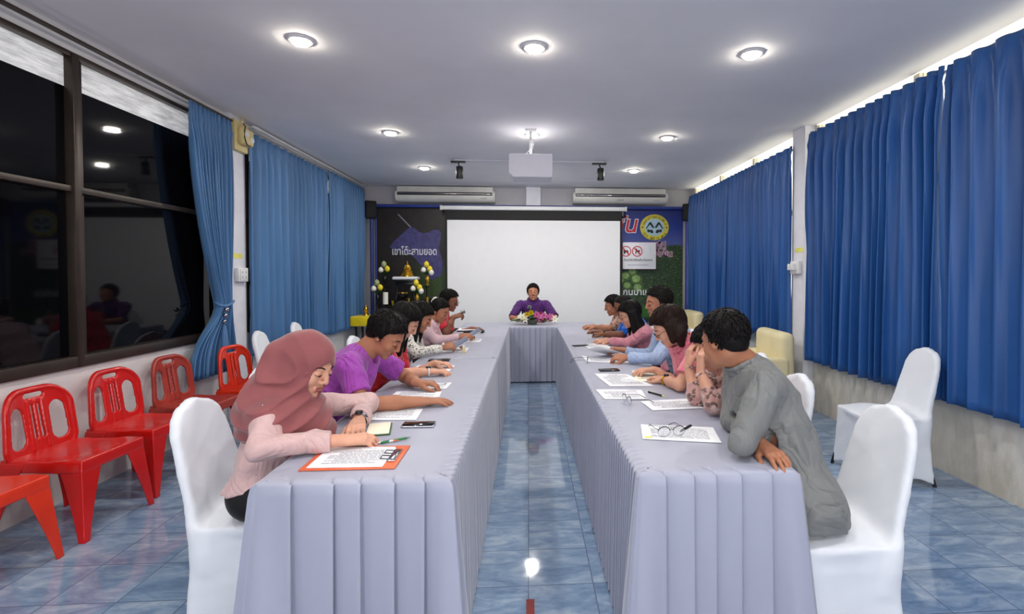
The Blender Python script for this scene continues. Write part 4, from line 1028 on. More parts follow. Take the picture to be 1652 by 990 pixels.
def person(label, hips, head, yaw, hpitch, hyaw, hroll=0, fem=False, sc=1.0, h=.006, skin='skin_tan', shirt=None, sleeve='long', hair='short', hairm='hair', arms=(), bulk=1.0,
           trousers=None, collar=False, glasses=False, smile=0, neckback=.09, neckdrop=.15, round_=0.0, shw=None, scarf=None, badge=None, buttons=False, watch=None, lipm=None, hem=.07, cutz=.06, cutf=.90, slen=.74):
    hips = np.array(hips, float); hc = np.array(head, float); Rm = rotm(hyaw, hpitch, hroll)
    root = np.array([hips[0], hips[1], 0.0]); P = thing('person', label, 'person', tuple(root))
    fw = np.array([math.cos(R(yaw)), math.sin(R(yaw)), 0]); lf = np.array([-fw[1], fw[0], 0]); up = np.array([0, 0, 1.0])
    NB = hc - fw * neckback * sc - up * neckdrop * sc                              # base of the neck
    lean = nrm(NB - hips); ch = hips + (NB - hips) * .72; cf = nrm(fw - lean * (fw @ lean)); mid = hips + (NB - hips) * .36 - cf * .01
    sw = (shw or (.165 if fem else .19)) * sc; S = {s: NB + lf * s * sw - lean * .045 * sc + fw * .015 for s in (1, -1)}
    XF = lambda V: V - root
    # ---- head
    nl = Rm.T @ (NB - hc) / sc + np.array([0, 0, .0])
    hf = head_field(max(.0028, h * .62), fem, smile, round_, nl); V, F = hf.mesh(); V = relax(V, F, 1); V = V * sc @ Rm.T + hc
    parts = [(V, F)]
    # ---- trunk and legs (coarse, mostly under clothing)
    lo = np.minimum(hips, NB) - .45; lo[2] = 0; hi = np.maximum(hips, NB) + .45
    tf = Field(lo - fw * 0, hi, .016)
    tf.cap(hips + up * .05, ch, .10 * bulk, .12 * bulk, .03, flat=(cf, 1.25)).cap(S[1] - lf * .03, S[-1] + lf * .03, .05, k=.04).cap(ch, NB, .1, .055, .04)
    leg = {}
    for s in (1, -1):
        kn = hips + lf * s * .13 + fw * .42 * sc; kn[2] = .50; an = kn + fw * .02 - up * .42 + lf * s * .0; leg[s] = (hips + lf * s * .09 + up * .02, kn, an)
    for s in (1, -1):
        a, b_, c = leg[s]; tf.cap(a, b_, .07, .05, .03).cap(b_, c, .048, .034, .02).cap(c, c + fw * .13 - up * .02, .033, .025, .02)
    parts.append(tf.mesh())
    # ---- arms and hands
    EL = {}; WRS = {}
    for a in arms:
        s = a['s']; Wr = np.array(a['w'], float); E = np.array(a['e'], float) if a.get('e') is not None else elbow(S[s], Wr, .285 * sc, .25 * sc, a.get('pole', (-.3, 0, -1)))
        EL[s] = E; WRS[s] = Wr; ah = max(.0034, h * .66); hs = sc * (.93 if fem else 1.0)
        pad = .06; tip = Wr + nrm(a['d']) * .2
        pts = np.array([S[s], E, Wr, tip]); lo_ = pts.min(0) - pad; hi_ = pts.max(0) + pad
        if sleeve == 'long': pts = np.array([E * .5 + Wr * .5 if cutf > .8 else E, Wr, tip]); lo_ = pts.min(0) - pad; hi_ = pts.max(0) + pad
        f = Field(lo_, hi_, ah); th = .9 if fem else 1.0
        if sleeve != 'long': f.cap(S[s], E, .046 * th * bulk ** .5, .038 * th, .01); f.cap(E, E * .45 + Wr * .55, .040 * th, .037 * th, .015); f.cap(E * .45 + Wr * .55, Wr, .037 * th, .026 * th, .02)
        else: c0 = cutf - .3; f.cap(E * (1 - c0) + Wr * c0, Wr, (.026 + .02 * (1 - c0)) * th, .025 * th, .02)
        # skin mass stays above the table
        hand_field(f, Wr, a['d'], a.get('up', (0, 0, 1)), a.get('side', -s), a.get('curl', (18, 22, 14)), hs, a.get('thumb', .6), a.get('spread', 1.0))
        parts.append(f)
    body = vf_object('body', parts, M[skin], P, XF)
    # ---- facial features
    fr = .0022
    for s in (1, -1):
        f = Field((.05, -.06, .0), (.11, .06, .05), fr); f.cap((.0885, s * .015, .0275), (.085, s * .032, .0335), .0032, .003, .002).cap((.085, s * .032, .0335), (.074, s * .050, .0275), .003, .0018, .002)
        vf_object('eyebrow', [f], M['hair'], P, lambda V: hxf(V, Rm, hc, sc, root))
        f = Field((.05, -.06, -.02), (.11, .06, .03), .0018); f.cap((.0885, s * .019, .0005), (.090, s * .031, .0018 - .004 * (1 - smile)), .0021, .0024, .002).cap((.090, s * .031, .0018 - .004 * (1 - smile)), (.080, s * .0445, .001), .0024, .0018, .002)
        vf_object('eyelashes', [f], M['hair'], P, lambda V: hxf(V, Rm, hc, sc, root))
    f = Field((.06, -.04, -.09), (.12, .04, -.04), .002); f.cap((.0892, -.019, -.0575), (.0892, .019, -.0575), .0052, k=.003).cap((.0868, -.016, -.068), (.0868, .016, -.068), .0058, k=.002).cap((.096, -.02, -.0625), (.096, .02, -.0625), .0012, k=.002, mode='sub')
    vf_object('lips', [f], M[lipm or ('lips' if fem else 'lips_dark')], P, lambda V: hxf(V, Rm, hc, sc, root))
    if smile:
        f = Field((.07, -.03, -.08), (.11, .03, -.05), .0018); f.cap((.0895, -.017, -.0625), (.0895, .017, -.0625), .0032, k=.002); vf_object('teeth', [f], M['teeth'], P, lambda V: hxf(V, Rm, hc, sc, root))
    # ---- hair
    down = Rm.T @ np.array([0, 0, -1.0]); hx = lambda V: hxf(V, Rm, hc, sc, root); hh = max(.0042, h * .8)
    if hair in ('short', 'buzz', 'long', 'bob', 'bun'):
        t_ = {'short': .014, 'buzz': .005, 'long': .016, 'bob': .02, 'bun': .010}[hair]
        f = Field((-.26, -.20, -.42), (.15, .20, .20), hh)
        f.ell((-.018, 0, .036), (.098 + t_, .076 + t_ * .8, .085 + t_), k=.005)
        if hair in ('short', 'buzz', 'bun'):
            zx = [-.12, -.06, -.025, -.012, .008, .02, .035, .06, .08, .12]; zz = [-.075, -.06, -.035, -.005, -.012, .03, .052, .066, .082, .09]
            if hair == 'buzz': zz = [-.06, -.05, -.03, .0, .0, .04, .062, .085, .105, .12]
            f.ell((-.055, 0, -.02), (.055, .062, .06), k=.02)
        else:
            zx = [-.12, -.03, .0, .02, .035, .06, .08, .12]; zz = [-.5, -.5, -.5, -.05, .035, .06, .072, .085]
        f.fn(lambda X, Y, Z: (np.interp(X, zx, zz) + 0 * Y) - Z, .012, 'int')
        if hair in ('long', 'bob'):
            L = .30 if hair == 'long' else .13; dn = nrm(down + np.array([-.25, 0, 0]))
            if hair == 'bob': dn = nrm(down * .6 + np.array([-.1, 0, -1]) * .6)
            for y in (-.068, -.04, 0, .04, .068):
                a = np.array([-.055 if abs(y) < .06 else -.03, y, .01]); b_ = a + dn * (L - .04 * (abs(y) < .05)) + np.array([0, y * .15, 0]); m_ = (a + b_) / 2 + np.array([-.012, y * .2, 0])
                f.cap(a, m_, .040, .042, .02).cap(m_, b_, .042, .024, .02)
            for s in (1, -1):
                a = np.array([.012, s * .077, .03]); b_ = a + dn * L * .8 + np.array([.0, s * .004, 0]); f.cap(a, b_, .020, .018, .02)
        if hair == 'bun':
            f.ell((-.115, 0, .06), (.04, .042, .04), k=.012)
        f.wrinkle(.0022 if hair != 'buzz' else .0005, 70, 3)
        V1, F1 = f.mesh(); V1 = relax(V1, F1, 1)
        prt = [(V1, F1)]
        if hair != 'buzz': prt.append(locks(hair, t_, zx, zz, down, int(abs(hips[1]) * 100)))
        vf_object('hair', prt, M[hairm], P, hx)
        if hair == 'bun':
            f = Field((-.2, -.08, -.02), (-.05, .08, .15), .004)
            for q in range(10):
                an_ = q * .628; f.cap((-.098, .038 * math.cos(an_), .06 + .038 * math.sin(an_)), (-.098, .038 * math.cos(an_ + .63), .06 + .038 * math.sin(an_ + .63)), .012, .015, .004)
            vf_object('hair_band', [f], M['white_petal'], P, hx)
    # ---- clothes
    sm = M[shirt]
    lo = np.minimum.reduce([hips - .3, NB - .3] + [EL[s] - .13 for s in EL] + [WRS[s] - .1 for s in WRS if sleeve == 'long']); hi = np.maximum.reduce([hips + .3, NB + .26] + [EL[s] + .13 for s in EL] + [WRS[s] + .1 for s in WRS if sleeve == 'long'])
    lo[2] = max(lo[2], .42)
    f = Field(lo, hi, h)
    f.cap(hips - lean * hem, mid, .158 * bulk, .148 * bulk, .04, flat=(cf, 1.28)).cap(mid, ch, .150 * bulk, .150 * bulk * (.95 if fem else 1.06), .05, flat=(cf, 1.25))
    f.cap(hips - up * .02 + lf * .075, hips - up * .02 - lf * .075, (.132 if fem else .143) * bulk, k=.04)
    f.cap(S[1] - lf * .035, S[-1] + lf * .035, .066, k=.06).cap(ch, NB - lean * .02, .12, .075, .05)
    if fem: 
        for s in (1, -1): f.ell(ch + cf * .075 + lf * s * .06 - lean * .02, (.055, .055, .055), k=.05)
    for a in arms:
        s = a['s']; E = EL[s]; Wr = WRS[s]; u = nrm(E - S[s]); th = .92 if fem else 1.0
        if sleeve == 'long':
            f.cap(S[s], E, .066 * th * bulk ** .5, .054 * th, .03); f.cap(E, E * .15 + Wr * .85, .054 * th, .042 * th, .02)
            if scarf: f.cap(E * .3 + Wr * .7, E * .12 + Wr * .88, .05, .05, .02)
            cut = E * (1 - cutf) + Wr * cutf; n_ = nrm(Wr - E)
            w = f._win(cut - .07, cut + .09 + n_ * .05)
            if w is not None:
                X, Y, Z = f._pts(w); d = (X - cut[0]) * n_[0] + (Y - cut[1]) * n_[1] + (Z - cut[2]) * n_[2]
                rr = np.sqrt((X - cut[0]) ** 2 + (Y - cut[1]) ** 2 + (Z - cut[2]) ** 2)
                f.f[w] = np.where(rr < .07, np.maximum(f.f[w], d), f.f[w])
        else:
            q = S[s] + (E - S[s]) * (slen if sleeve == 'short' else .9); f.cap(S[s], q, .068 * th * bulk ** .5, .066 * th, .03)
            w = f._win(q - .09, q + .09)
            if w is not None:
                X, Y, Z = f._pts(w); d = (X - q[0]) * u[0] + (Y - q[1]) * u[1] + (Z - q[2]) * u[2]
                rr = np.sqrt((X - q[0]) ** 2 + (Y - q[1]) ** 2 + (Z - q[2]) ** 2); f.f[w] = np.where(rr < .1, np.maximum(f.f[w], d), f.f[w])
    f.plane((0, 0, hips[2] - cutz), (0, 0, -1), .01)
    nd = nrm(hc - Rm @ np.array([.022, 0, .05]) - NB)
    f.cap(NB + nd * .01 + cf * .01, NB + nd * .2 + cf * .03, .056 if not fem else .052, .075, .008, mode='sub')
    if not collar: f.cap(NB + cf * .05, NB + cf * .09 + nd * .06, .03, .05, .01, mode='sub')
    if sleeve == 'long':
        for a in arms:
            s = a['s']; E = EL[s]; Wr = WRS[s]; c_ = E * (1 - cutf) + Wr * cutf; n_ = nrm(Wr - E)
            if cutf > .8:
                w = f._win(c_ - .07, c_ + .07); X, Y, Z = f._pts(w); px, py, pz = X - c_[0], Y - c_[1], Z - c_[2]; al = px * n_[0] + py * n_[1] + pz * n_[2]
                ra = np.sqrt(np.maximum(px * px + py * py + pz * pz - al * al, 0)); sh = np.maximum(np.abs(ra - .040 * (.92 if fem else 1.0)) - .0045, np.abs(al + .018) - .020); f.comb(w, sh, .003, 'add')
    f.wrinkle(.013 * (1.1 if sleeve == 'long' else .8), 19, int(hips[1] * 10) % 50 + 1, 6)
    vf_object('shirt', [f], sm, P, XF, smooth=2)
    if collar:
        f = Field(NB - .13, NB + .14, max(.0045, h * .8)); n_ = 14; pr = None
        for q in range(n_ + 1):
            an_ = 2 * math.pi * q / n_ + math.pi; front = max(0, math.cos(an_)); p_ = NB + nd * (.044 - .036 * front) + cf * (.078 * math.cos(an_) + .008) + lf * .078 * math.sin(an_)
            if pr is not None: f.cap(pr, p_, .012, .012, .006); f.cap(pr + nd * .018, p_ + nd * .018, .009, .009, .006); f.cap(pr - nd * .012 + (pr - NB) * .12, p_ - nd * .012 + (p_ - NB) * .12, .008, .008, .006)
            pr = p_
        for s in (1, -1): f.cap(NB + cf * .085 + lf * s * .016 - nd * .005, NB + cf * .095 + lf * s * .058 - nd * .040, .011, .007, .008)
        vf_object('collar', [f], sm, P, XF)
    if buttons:
        b = MB()
        for q in range(4):
            p_ = NB + (ch - NB) * (.35 + .5 * q) + cf * (.115 + .02 * q); b.sphere(p_ - root, .007, 8, 6)
        b.build('buttons', M['white_plastic'], P)
    if badge is not None:
        p_ = np.array(badge) - root; c_ = MB(); c_.cone(p_, p_ + fw * .004, .03, .03, 24); c_.build('chest_emblem', M['ink'], P); c_ = MB(); c_.cone(p_ + fw * .003, p_ + fw * .006, .02, .02, 24); c_.build('chest_emblem', M['leaf'], P)
    # ---- trousers and shoes
    f = Field(np.array([root[0] - .3, root[1] - .3, .03]) - np.abs(fw) * .4, np.array([root[0] + .3, root[1] + .3, .78]) + np.abs(fw) * .45, max(.009, h))
    f.cap(hips - up * .0 + lf * .07, hips - up * .0 - lf * .07, (.100 if fem else .118) * bulk, k=.03)
    for s in (1, -1): a, b_, c = leg[s]; f.cap(a, b_, .088 * bulk, .07, .03).cap(b_, c, .068, .055, .02)
    f.fn(lambda X, Y, Z: .462 - Z + 0 * X + 0 * Y + (((X - hips[0]) * fw[0] + (Y - hips[1]) * fw[1]) > .24) * -9, .02, 'int')
    f.plane((0, 0, .09), (0, 0, -1)); f.wrinkle(.003, 15, 9)
    vf_object('trousers', [f], M[trousers or 'trouser_black'], P, XF)
    for s in (1, -1):
        c = leg[s][2]; f = Field(np.array([c[0] - .3, c[1] - .3, -.01]), np.array([c[0] + .3, c[1] + .3, .16]), .009)
        q = np.array([c[0], c[1], .045]); f.cap(q - fw * .03, q + fw * .15 - up * .012, .042, .034, .02).cap(q, q + up * .05, .045, .045, .02); f.plane((0, 0, .004), (0, 0, -1))
        vf_object('shoe', [f], M['black_plastic'], P, XF)
    if glasses:
        b = MB()
        for s in (1, -1):
            b.tube([(.101, s * .031 + .021 * math.cos(t), .003 + .016 * math.sin(t)) for t in np.linspace(0, 2 * math.pi, 17)], .0014, 6)
            b.tube([(.099, s * .052, .006), (.05, s * .078, .008), (-.01, s * .084, .012), (-.03, s * .08, -.005)], .0015, 6)
        b.tube([(.101, -.011, .006), (.105, 0, .009), (.101, .011, .006)], .0014, 6); o = b.build('glasses', M['blue_steel'], P)
        m4 = Matrix.Translation(Vector(hc - root)) @ Matrix([list(r) for r in Rm]).to_4x4() @ Matrix.Scale(sc, 4); o.data.transform(m4)
    if watch:
        s, mm = watch; u = nrm(WRS[s] - EL[s]); c = WRS[s] - u * .02 - root; b = MB(); x_ = nrm(np.cross(u, up)); z_ = np.cross(x_, u)
        b.tube([c + x_ * .0335 * math.cos(t) + z_ * .0285 * math.sin(t) for t in np.linspace(0, 2 * math.pi, 21)], .006, 6); b.build('watch_band', M[mm], P)
        b = MB(); b.cone(c + z_ * .028, c + z_ * .038, .017, .016, 18); b.build('watch_face', M['blue_steel'], P)
    P['_info'] = 0; del P['_info']
    return P, dict(NB=NB, S=S, EL=EL, WR=WRS, hc=hc, Rm=Rm, root=root, XF=XF, fw=fw, lf=lf, cf=cf, ch=ch, lean=lean)

def cloth_pattern(name, base, blot, scale, thr=.52, third=None, rough=.6):
    t = NT(name); v = t.coord(); vo = t.n('ShaderNodeTexVoronoi', feature='F1'); vo.inputs['Scale'].default_value = scale; vo.inputs['Randomness'].default_value = 1.0
    d = t.n('ShaderNodeVectorMath', operation='MULTIPLY_ADD'); nn = t.n('ShaderNodeTexNoise'); nn.inputs['Scale'].default_value = scale * .8; t.l(v, nn.inputs['Vector'])
    t.l(nn.outputs['Color'], d.inputs[0]); d.inputs[1].default_value = (.05, .05, .05); t.l(v, d.inputs[2]); t.l(d.outputs[0], vo.inputs['Vector'])
    c = t.mix(t.ramp(vo.outputs['Distance'], [(thr - .04, 1.0), (thr, 0.0)]), lin(base), lin(blot))
    if third: c = t.mix(t.ramp(t.noise(v, scale * .45, 3), [(.55, 0.0), (.58, 1.0)]), c, lin(third))
    t.set(color=c, rough=rough, sheen=.2); rg = t.math('ABSOLUTE', t.math('SUBTRACT', t.noise(t.coord('Object', (1, 1, .6)), 5, 3, .5, 1.6), .5)); t.bump(t.math('POWER', rg, .7), .7, .035); return t.m
def stripes(name, a, b_, freq):
    t = NT(name); w = t.n('ShaderNodeTexWave', wave_type='BANDS', bands_direction='Y'); w.inputs['Scale'].default_value = freq; w.inputs['Distortion'].default_value = .5
    t.l(t.coord(), w.inputs['Vector']); t.set(color=t.ramp(w.outputs['Fac'], [(.6, lin(a)), (.85, lin(b_))]), rough=.6); return t.m
M['blouse'] = cloth_pattern('dusty_pink_crepe', (206, 172, 170), (192, 154, 154), 190, .3)
M['hijab'] = fabric('rose_brown_scarf', (142, 82, 84), .7, .35, .08, (1, 1, 1), 8, .12, 260, .2)
M['purple'] = fabric('purple_jersey', (160, 72, 172), .75, .2, .12, (1, 1, 1), 40, folds=5)
t = NT('purple_shirt_with_white_trim'); M['violet'] = fabric('deep_violet_jersey', (70, 26, 96), .7, .1, folds=7)
M['red_knit'] = fabric('red_knit', (186, 34, 44), .7, .3, folds=6)
M['floral'] = cloth_pattern('white_blouse_black_leaves', (226, 222, 212), (40, 38, 44), 46, .36)
M['pink_stripe'] = stripes('pale_pink_striped_cotton', (226, 196, 200), (206, 160, 170), 90)
M['red_black'] = fabric('red_polo', (206, 40, 56), .65, .2, folds=6)
M['grey_shirt'] = fabric('grey_green_cotton', (120, 122, 122), .8, .1, .06, (1, 1, 1), 9, folds=4.5)
M['brown_floral'] = cloth_pattern('dusty_floral_cloth', (188, 142, 136), (110, 82, 76), 30, .42, (206, 178, 168))
M['pink'] = fabric('salmon_pink_cloth', (224, 124, 142), .65, .2, .06, folds=6)
M['blue_shirt'] = fabric('light_blue_cotton', (164, 182, 216), .65, .1, .04, folds=6)
M['rose'] = fabric('dusty_rose_cloth', (206, 134, 148), .65, .2, .06, folds=6)
M['royal'] = fabric('royal_blue_polo', (28, 104, 206), .6, .2, folds=6)
M['brown_print'] = cloth_pattern('beige_brown_print', (190, 150, 130), (110, 70, 60), 36, .42)
M['trouser_black'] = fabric('black_trousers', (22, 21, 24), .8, .1); M['khaki'] = fabric('khaki_trousers', (116, 108, 84), .75, .1)

T = .757  # table top height
HZ = T + .032   # wrist height of a hand resting on the table
# L1: woman in headscarf
P1, I1 = person('woman in rose brown headscarf and dusty pink blouse seated nearest at the left table', (-1.10, 2.12, .56), (-.925, 2.14, 1.07), 0, 24, -20, -6, sc=1.04, bulk=.95, cutz=-.035, fem=True, h=.0055, skin='skin_light', shirt='blouse',
    sleeve='long', hair=None, scarf=True, collar=True, neckback=.085, neckdrop=.155, watch=(1, 'chrome'),
    arms=[dict(s=-1, w=(-.735, 1.985, HZ + .012), e=(-1.00, 1.90, .805), d=(.85, .42, -.10), side=1, up=(-.05, -.25, 1), curl=(20, 24, 14), spread=.6),
          dict(s=1, w=(-.765, 2.27, HZ + .005), e=(-.80, 2.50, .812), d=(.25, -1, -.05), side=-1, curl=(14, 20, 12), spread=.6)])
# scarf: tight round the face, draped over shoulders and chest
def headscarf(I, P):
    Rm, hc, NB, lf, fw, root, ch = I['Rm'], I['hc'], I['NB'], I['lf'], I['fw'], I['root'], I['ch']
    f = Field(NB - .36, hc + .22, .0055); W_ = lambda p: Rm @ np.array(p) + hc
    f.ell(W_((-.022, 0, .036)), (.118, .094, .106), rot=Rm, k=.02).ell(W_((-.085, 0, .0)), (.07, .08, .09), rot=Rm, k=.04).ell(W_((.0, 0, -.055)), (.095, .083, .085), rot=Rm, k=.03)
    f.cap(W_((-.03, 0, -.06)), NB, .085, .10, .04)
    f.cap(NB - lf * .13 - np.array([0, 0, .035]), NB + lf * .13 - np.array([0, 0, .035]), .078, .078, .06)
    f.ell(NB + fw * .05 - np.array([0, 0, .09]), (.12, .15, .12), k=.06).ell(NB + fw * .10 + lf * .01 - np.array([0, 0, .17]), (.075, .10, .10), k=.05)
    f.cap(W_((-.02, -.03, .10)), W_((-.115, -.05, .0)), .04, .045, .03).cap(W_((-.115, -.05, .0)), NB - fw * .10 - lf * .04, .05, .06, .03)
    f.ell(NB - fw * .09 - np.array([0, 0, .05]), (.085, .15, .13), k=.06)
    f.cap(NB - fw * .02 - lf * .12 - np.array([0, 0, .02]), NB + fw * .13 - lf * .05 - np.array([0, 0, .2]), .05, .035, .04)
    # folds wrapping from the temple under the chin and across the chest
    c0 = W_((0, 0, -.02))
    X, Y, Z = f._pts(tuple(slice(0, n) for n in f.n)); q = [X - c0[0], Y - c0[1], Z - c0[2]]
    lx = q[0] * Rm[0, 0] + q[1] * Rm[1, 0] + q[2] * Rm[2, 0]; ly = q[0] * Rm[0, 1] + q[1] * Rm[1, 1] + q[2] * Rm[2, 1]; lz = q[0] * Rm[0, 2] + q[1] * Rm[1, 2] + q[2] * Rm[2, 2]
    rad = np.sqrt(lx * lx * .6 + lz * lz) + .35 * ly; low = np.clip((.05 - lz) / .1, 0, 1)
    f.f += (-.013 * (1 - np.abs(np.sin(rad * 46 + 2.5 * np.sin(lx * 11) + 6 * ly))) ** 1.4 * (.25 + .75 * low)).astype(np.float32)
    f.ell(W_((.105, 0, -.022)), (.075, .051, .078), rot=Rm, k=.008, mode='sub').ell(W_((.05, 0, -.02)), (.07, .056, .078), rot=Rm, k=.004, mode='sub')
    f.fn(lambda X, Y, Z: (NB[2] - .235) + .25 * ((X - NB[0]) * -1 + .05) + .3 * np.abs(Y - NB[1] - .02) - Z, .01, 'int')
    vf_object('headscarf', [f], M['hijab'], P, I['XF'], smooth=2)
    # brim and pinned tail over the crown
    f = Field(hc - .26, hc + .26, .0045); pr = None
    for a in np.linspace(-2.2, 2.2, 21):
        p_ = W_((.062 - .02 * (abs(a) > 1.2) * (abs(a) - 1.2), .066 * math.sin(a) * (1 - .05 * abs(a)), .0 + .083 * math.cos(a) - .006))
        if pr is not None: f.cap(pr, p_, .009, .009, .004)
        pr = p_
    vf_object('scarf_edge', [f], M['hijab'], P, I['XF'], smooth=2)
    b = MB()
    for q in range(9):
        t_ = q / 8; p_ = (NB - lf * .125 - fw * .01 + np.array([0, 0, .04])) * (1 - t_) + (NB - lf * .055 + fw * .175 - np.array([0, 0, .16])) * t_ - root
        b.sphere(p_ - lf * .045 * (1 - t_), .0045, 8, 6)
    b.build('scarf_beads', M['chrome'], P)
headscarf(I1, P1)
# L2: man in purple shirt
person('man in short sleeved purple shirt bent over his papers, second on the left', (-1.2, 2.86, .57), (-.79, 2.80, 1.115), 0, 40, -8, 0, h=.0055, skin='skin_tan', shirt='purple', sleeve='short', hair='short', bulk=1.08, neckback=.13, neckdrop=.10,
    badge=None, arms=[dict(s=-1, w=(-.565, 2.615, HZ), e=(-.835, 2.53, .80), d=(1, .30, -.05), side=1, curl=(10, 12, 8), spread=1.2), dict(s=1, w=(-.665, 3.02, HZ + .01), e=(-.78, 3.17, .81), d=(1, -.12, 0), side=-1, curl=(35, 35, 20))])
person('woman in red top with long black hair and a white watch, third on the left', (-1.16, 3.62, .56), (-.885, 3.60, 1.115), 0, 40, 4, 0, fem=True, h=.007, skin='skin_light', shirt='red_knit', sleeve='short', hair='long', neckback=.10, neckdrop=.13, watch=(-1, 'white_plastic'),
    arms=[dict(s=-1, w=(-.665, 3.42, HZ), e=(-.885, 3.33, .795), d=(1, .12, -.03), side=1, curl=(30, 30, 20)), dict(s=1, w=(-.70, 3.75, HZ), d=(1, -.3, 0), side=-1)])
person('woman in white blouse with black leaf print holding a phone, fourth on the left', (-1.2, 4.33, .56), (-.93, 4.32, 1.085), 0, 30, -2, 0, fem=True, h=.007, skin='skin_tan', shirt='floral', sleeve='long', hair='long', neckback=.10, neckdrop=.13,
    arms=[dict(s=-1, w=(-.755, 4.40, HZ + .02), e=(-.93, 4.16, .81), d=(1, .5, .12), side=1, up=(0, -.6, 1), curl=(35, 40, 25)), dict(s=1, w=(-.74, 4.62, HZ + .02), d=(1, -.2, .1), side=-1, curl=(30, 40, 25))])
person('woman in pale pink striped shirt with a hair bun, fifth on the left', (-1.2, 5.08, .56), (-.90, 5.08, 1.085), 0, 26, -18, 0, fem=True, h=.007, skin='skin_tan', shirt='pink_stripe', sleeve='long', hair='bun', collar=True, neckback=.10, neckdrop=.135, sc=.98,
    arms=[dict(s=-1, w=(-.70, 5.14, HZ + .02), e=(-.92, 4.95, .81), d=(1, .25, .1), side=1, up=(0, -.5, 1), curl=(30, 40, 25)), dict(s=1, w=(-.70, 5.32, HZ + .02), d=(1, -.1, .1), side=-1, curl=(30, 40, 25))])
person('man in red polo and glasses drinking from a small glass, sixth on the left', (-1.2, 5.88, .57), (-.925, 5.88, 1.145), 0, 18, -12, 0, h=.0075, skin='skin_dark', shirt='red_black', sleeve='short', hair='short', glasses=True, collar=True, neckback=.11, neckdrop=.14,
    arms=[dict(s=-1, w=(-.86, 5.72, .965), e=(-.93, 5.66, .80), d=(.9, .3, .25), side=1, up=(-.3, -.6, .7), curl=(50, 45, 20)), dict(s=1, w=(-.70, 6.15, HZ), d=(1, .05, 0), side=-1, curl=(25, 30, 15))])
# right side
person('man in long sleeved grey shirt turning his head away, nearest at the right table', (1.075, 1.92, .57), (.845, 2.10, 1.165), 173, 18, 120, 0, h=.0055, skin='skin_tan', shirt='grey_shirt', sleeve='long', hair='short', bulk=1.1, collar=True, neckback=.115, neckdrop=.12, trousers='khaki', hem=.12, cutz=.07,
    arms=[dict(s=1, w=(.895, 2.035, HZ + .02), e=(.80, 1.80, .822), d=(.6, .8, 0), side=1, curl=(20, 20, 12)), dict(s=-1, w=(.905, 1.86, HZ - .002), e=(.90, 2.13, .815), d=(.10, -1, -.07), side=-1, curl=(12, 18, 12), spread=.9)])
person('woman in dusty floral shirt resting her face in both hands, second on the right', (1.24, 2.62, .56), (.99, 2.62, 1.06), 180, 32, 176, 0, fem=True, h=.0058, skin='skin_light', shirt='brown_floral', sleeve='long', cutf=.5, hair='short', neckback=.11, neckdrop=.12,
    arms=[dict(s=1, w=(.872, 2.46, .955), e=(.905, 2.37, .815), d=(.1, .35, 1), side=1, up=(-1, 0, .1), curl=(35, 45, 30)), dict(s=-1, w=(.86, 2.62, .955), e=(.885, 2.56, .81), d=(.1, .15, 1), side=-1, up=(-1, 0, .1), curl=(35, 45, 30))])
person('woman in short sleeved salmon pink top, bobbed hair and glasses, third on the right', (1.24, 3.24, .56), (.895, 3.12, 1.115), 184, 34, 176, 0, fem=True, h=.006, skin='skin_light', shirt='pink', sleeve='short', hair='bob', hairm='hair_brown', glasses=True, collar=True, neckback=.12, neckdrop=.12, watch=(1, 'gold'),
    arms=[dict(s=1, w=(.855, 3.06, HZ), e=(.885, 2.86, .80), d=(-.35, 1, -.03), side=1, curl=(15, 20, 12)), dict(s=-1, w=(.86, 3.34, HZ + .01), d=(-1, -.15, 0), side=-1, curl=(20, 25, 15))])
person('man in long sleeved light blue shirt reading a held sheet, fourth on the right', (1.3, 3.96, .58), (1.04, 3.93, 1.225), 182, 10, 186, 0, h=.007, skin='skin_tan', shirt='blue_shirt', sleeve='long', hair='short', collar=True, neckback=.10, neckdrop=.155, hairm='hair_short',
    arms=[dict(s=1, w=(.765, 3.82, HZ + .015), e=(.96, 3.66, .822), d=(-1, .25, .03), side=1, up=(0, -.6, 1), curl=(45, 45, 30)), dict(s=-1, w=(.80, 4.18, HZ + .02), d=(-1, .1, .1), side=-1, up=(0, .3, 1), curl=(45, 50, 30))])
person('woman in long sleeved dusty rose blouse and glasses writing, fifth on the right', (1.26, 4.70, .56), (.96, 4.68, 1.07), 182, 24, 184, 0, fem=True, h=.0072, skin='skin_light', shirt='rose', sleeve='long', hair='long', glasses=True, neckback=.10, neckdrop=.13,
    arms=[dict(s=1, w=(.79, 4.86, HZ + .005), e=(.93, 4.60, .81), d=(-1, .3, 0), side=1, up=(0, -.4, 1), curl=(35, 45, 30)), dict(s=-1, w=(.80, 5.0, HZ), d=(-1, -.1, 0), side=-1)])
person('bald man in royal blue polo with a gold watch, sixth on the right', (1.28, 5.40, .57), (1.03, 5.38, 1.10), 180, 26, 182, 0, h=.0075, skin='skin_dark', shirt='royal', sleeve='short', hair='buzz', hairm='hair_short', collar=True, neckback=.11, neckdrop=.13, watch=(1, 'gold'),
    arms=[dict(s=1, w=(.82, 5.46, HZ), e=(1.0, 5.3, .80), d=(-1, .25, 0), side=1, curl=(30, 35, 20)), dict(s=-1, w=(.82, 5.75, HZ), d=(-1, .1, 0), side=-1, curl=(30, 35, 20))])
person('person in brown printed top leaning on the table, farthest on the right', (1.28, 6.08, .56), (1.035, 6.06, 1.07), 180, 18, 178, 0, h=.0075, skin='skin_tan', shirt='brown_print', sleeve='short', hair='short', neckback=.10, neckdrop=.13,
    arms=[dict(s=1, w=(.83, 6.20, HZ), e=(1.0, 5.98, .80), d=(-1, .1, 0), side=1, curl=(30, 35, 20)), dict(s=-1, w=(.83, 6.34, HZ), d=(-1, .1, 0), side=-1, curl=(30, 35, 20))])
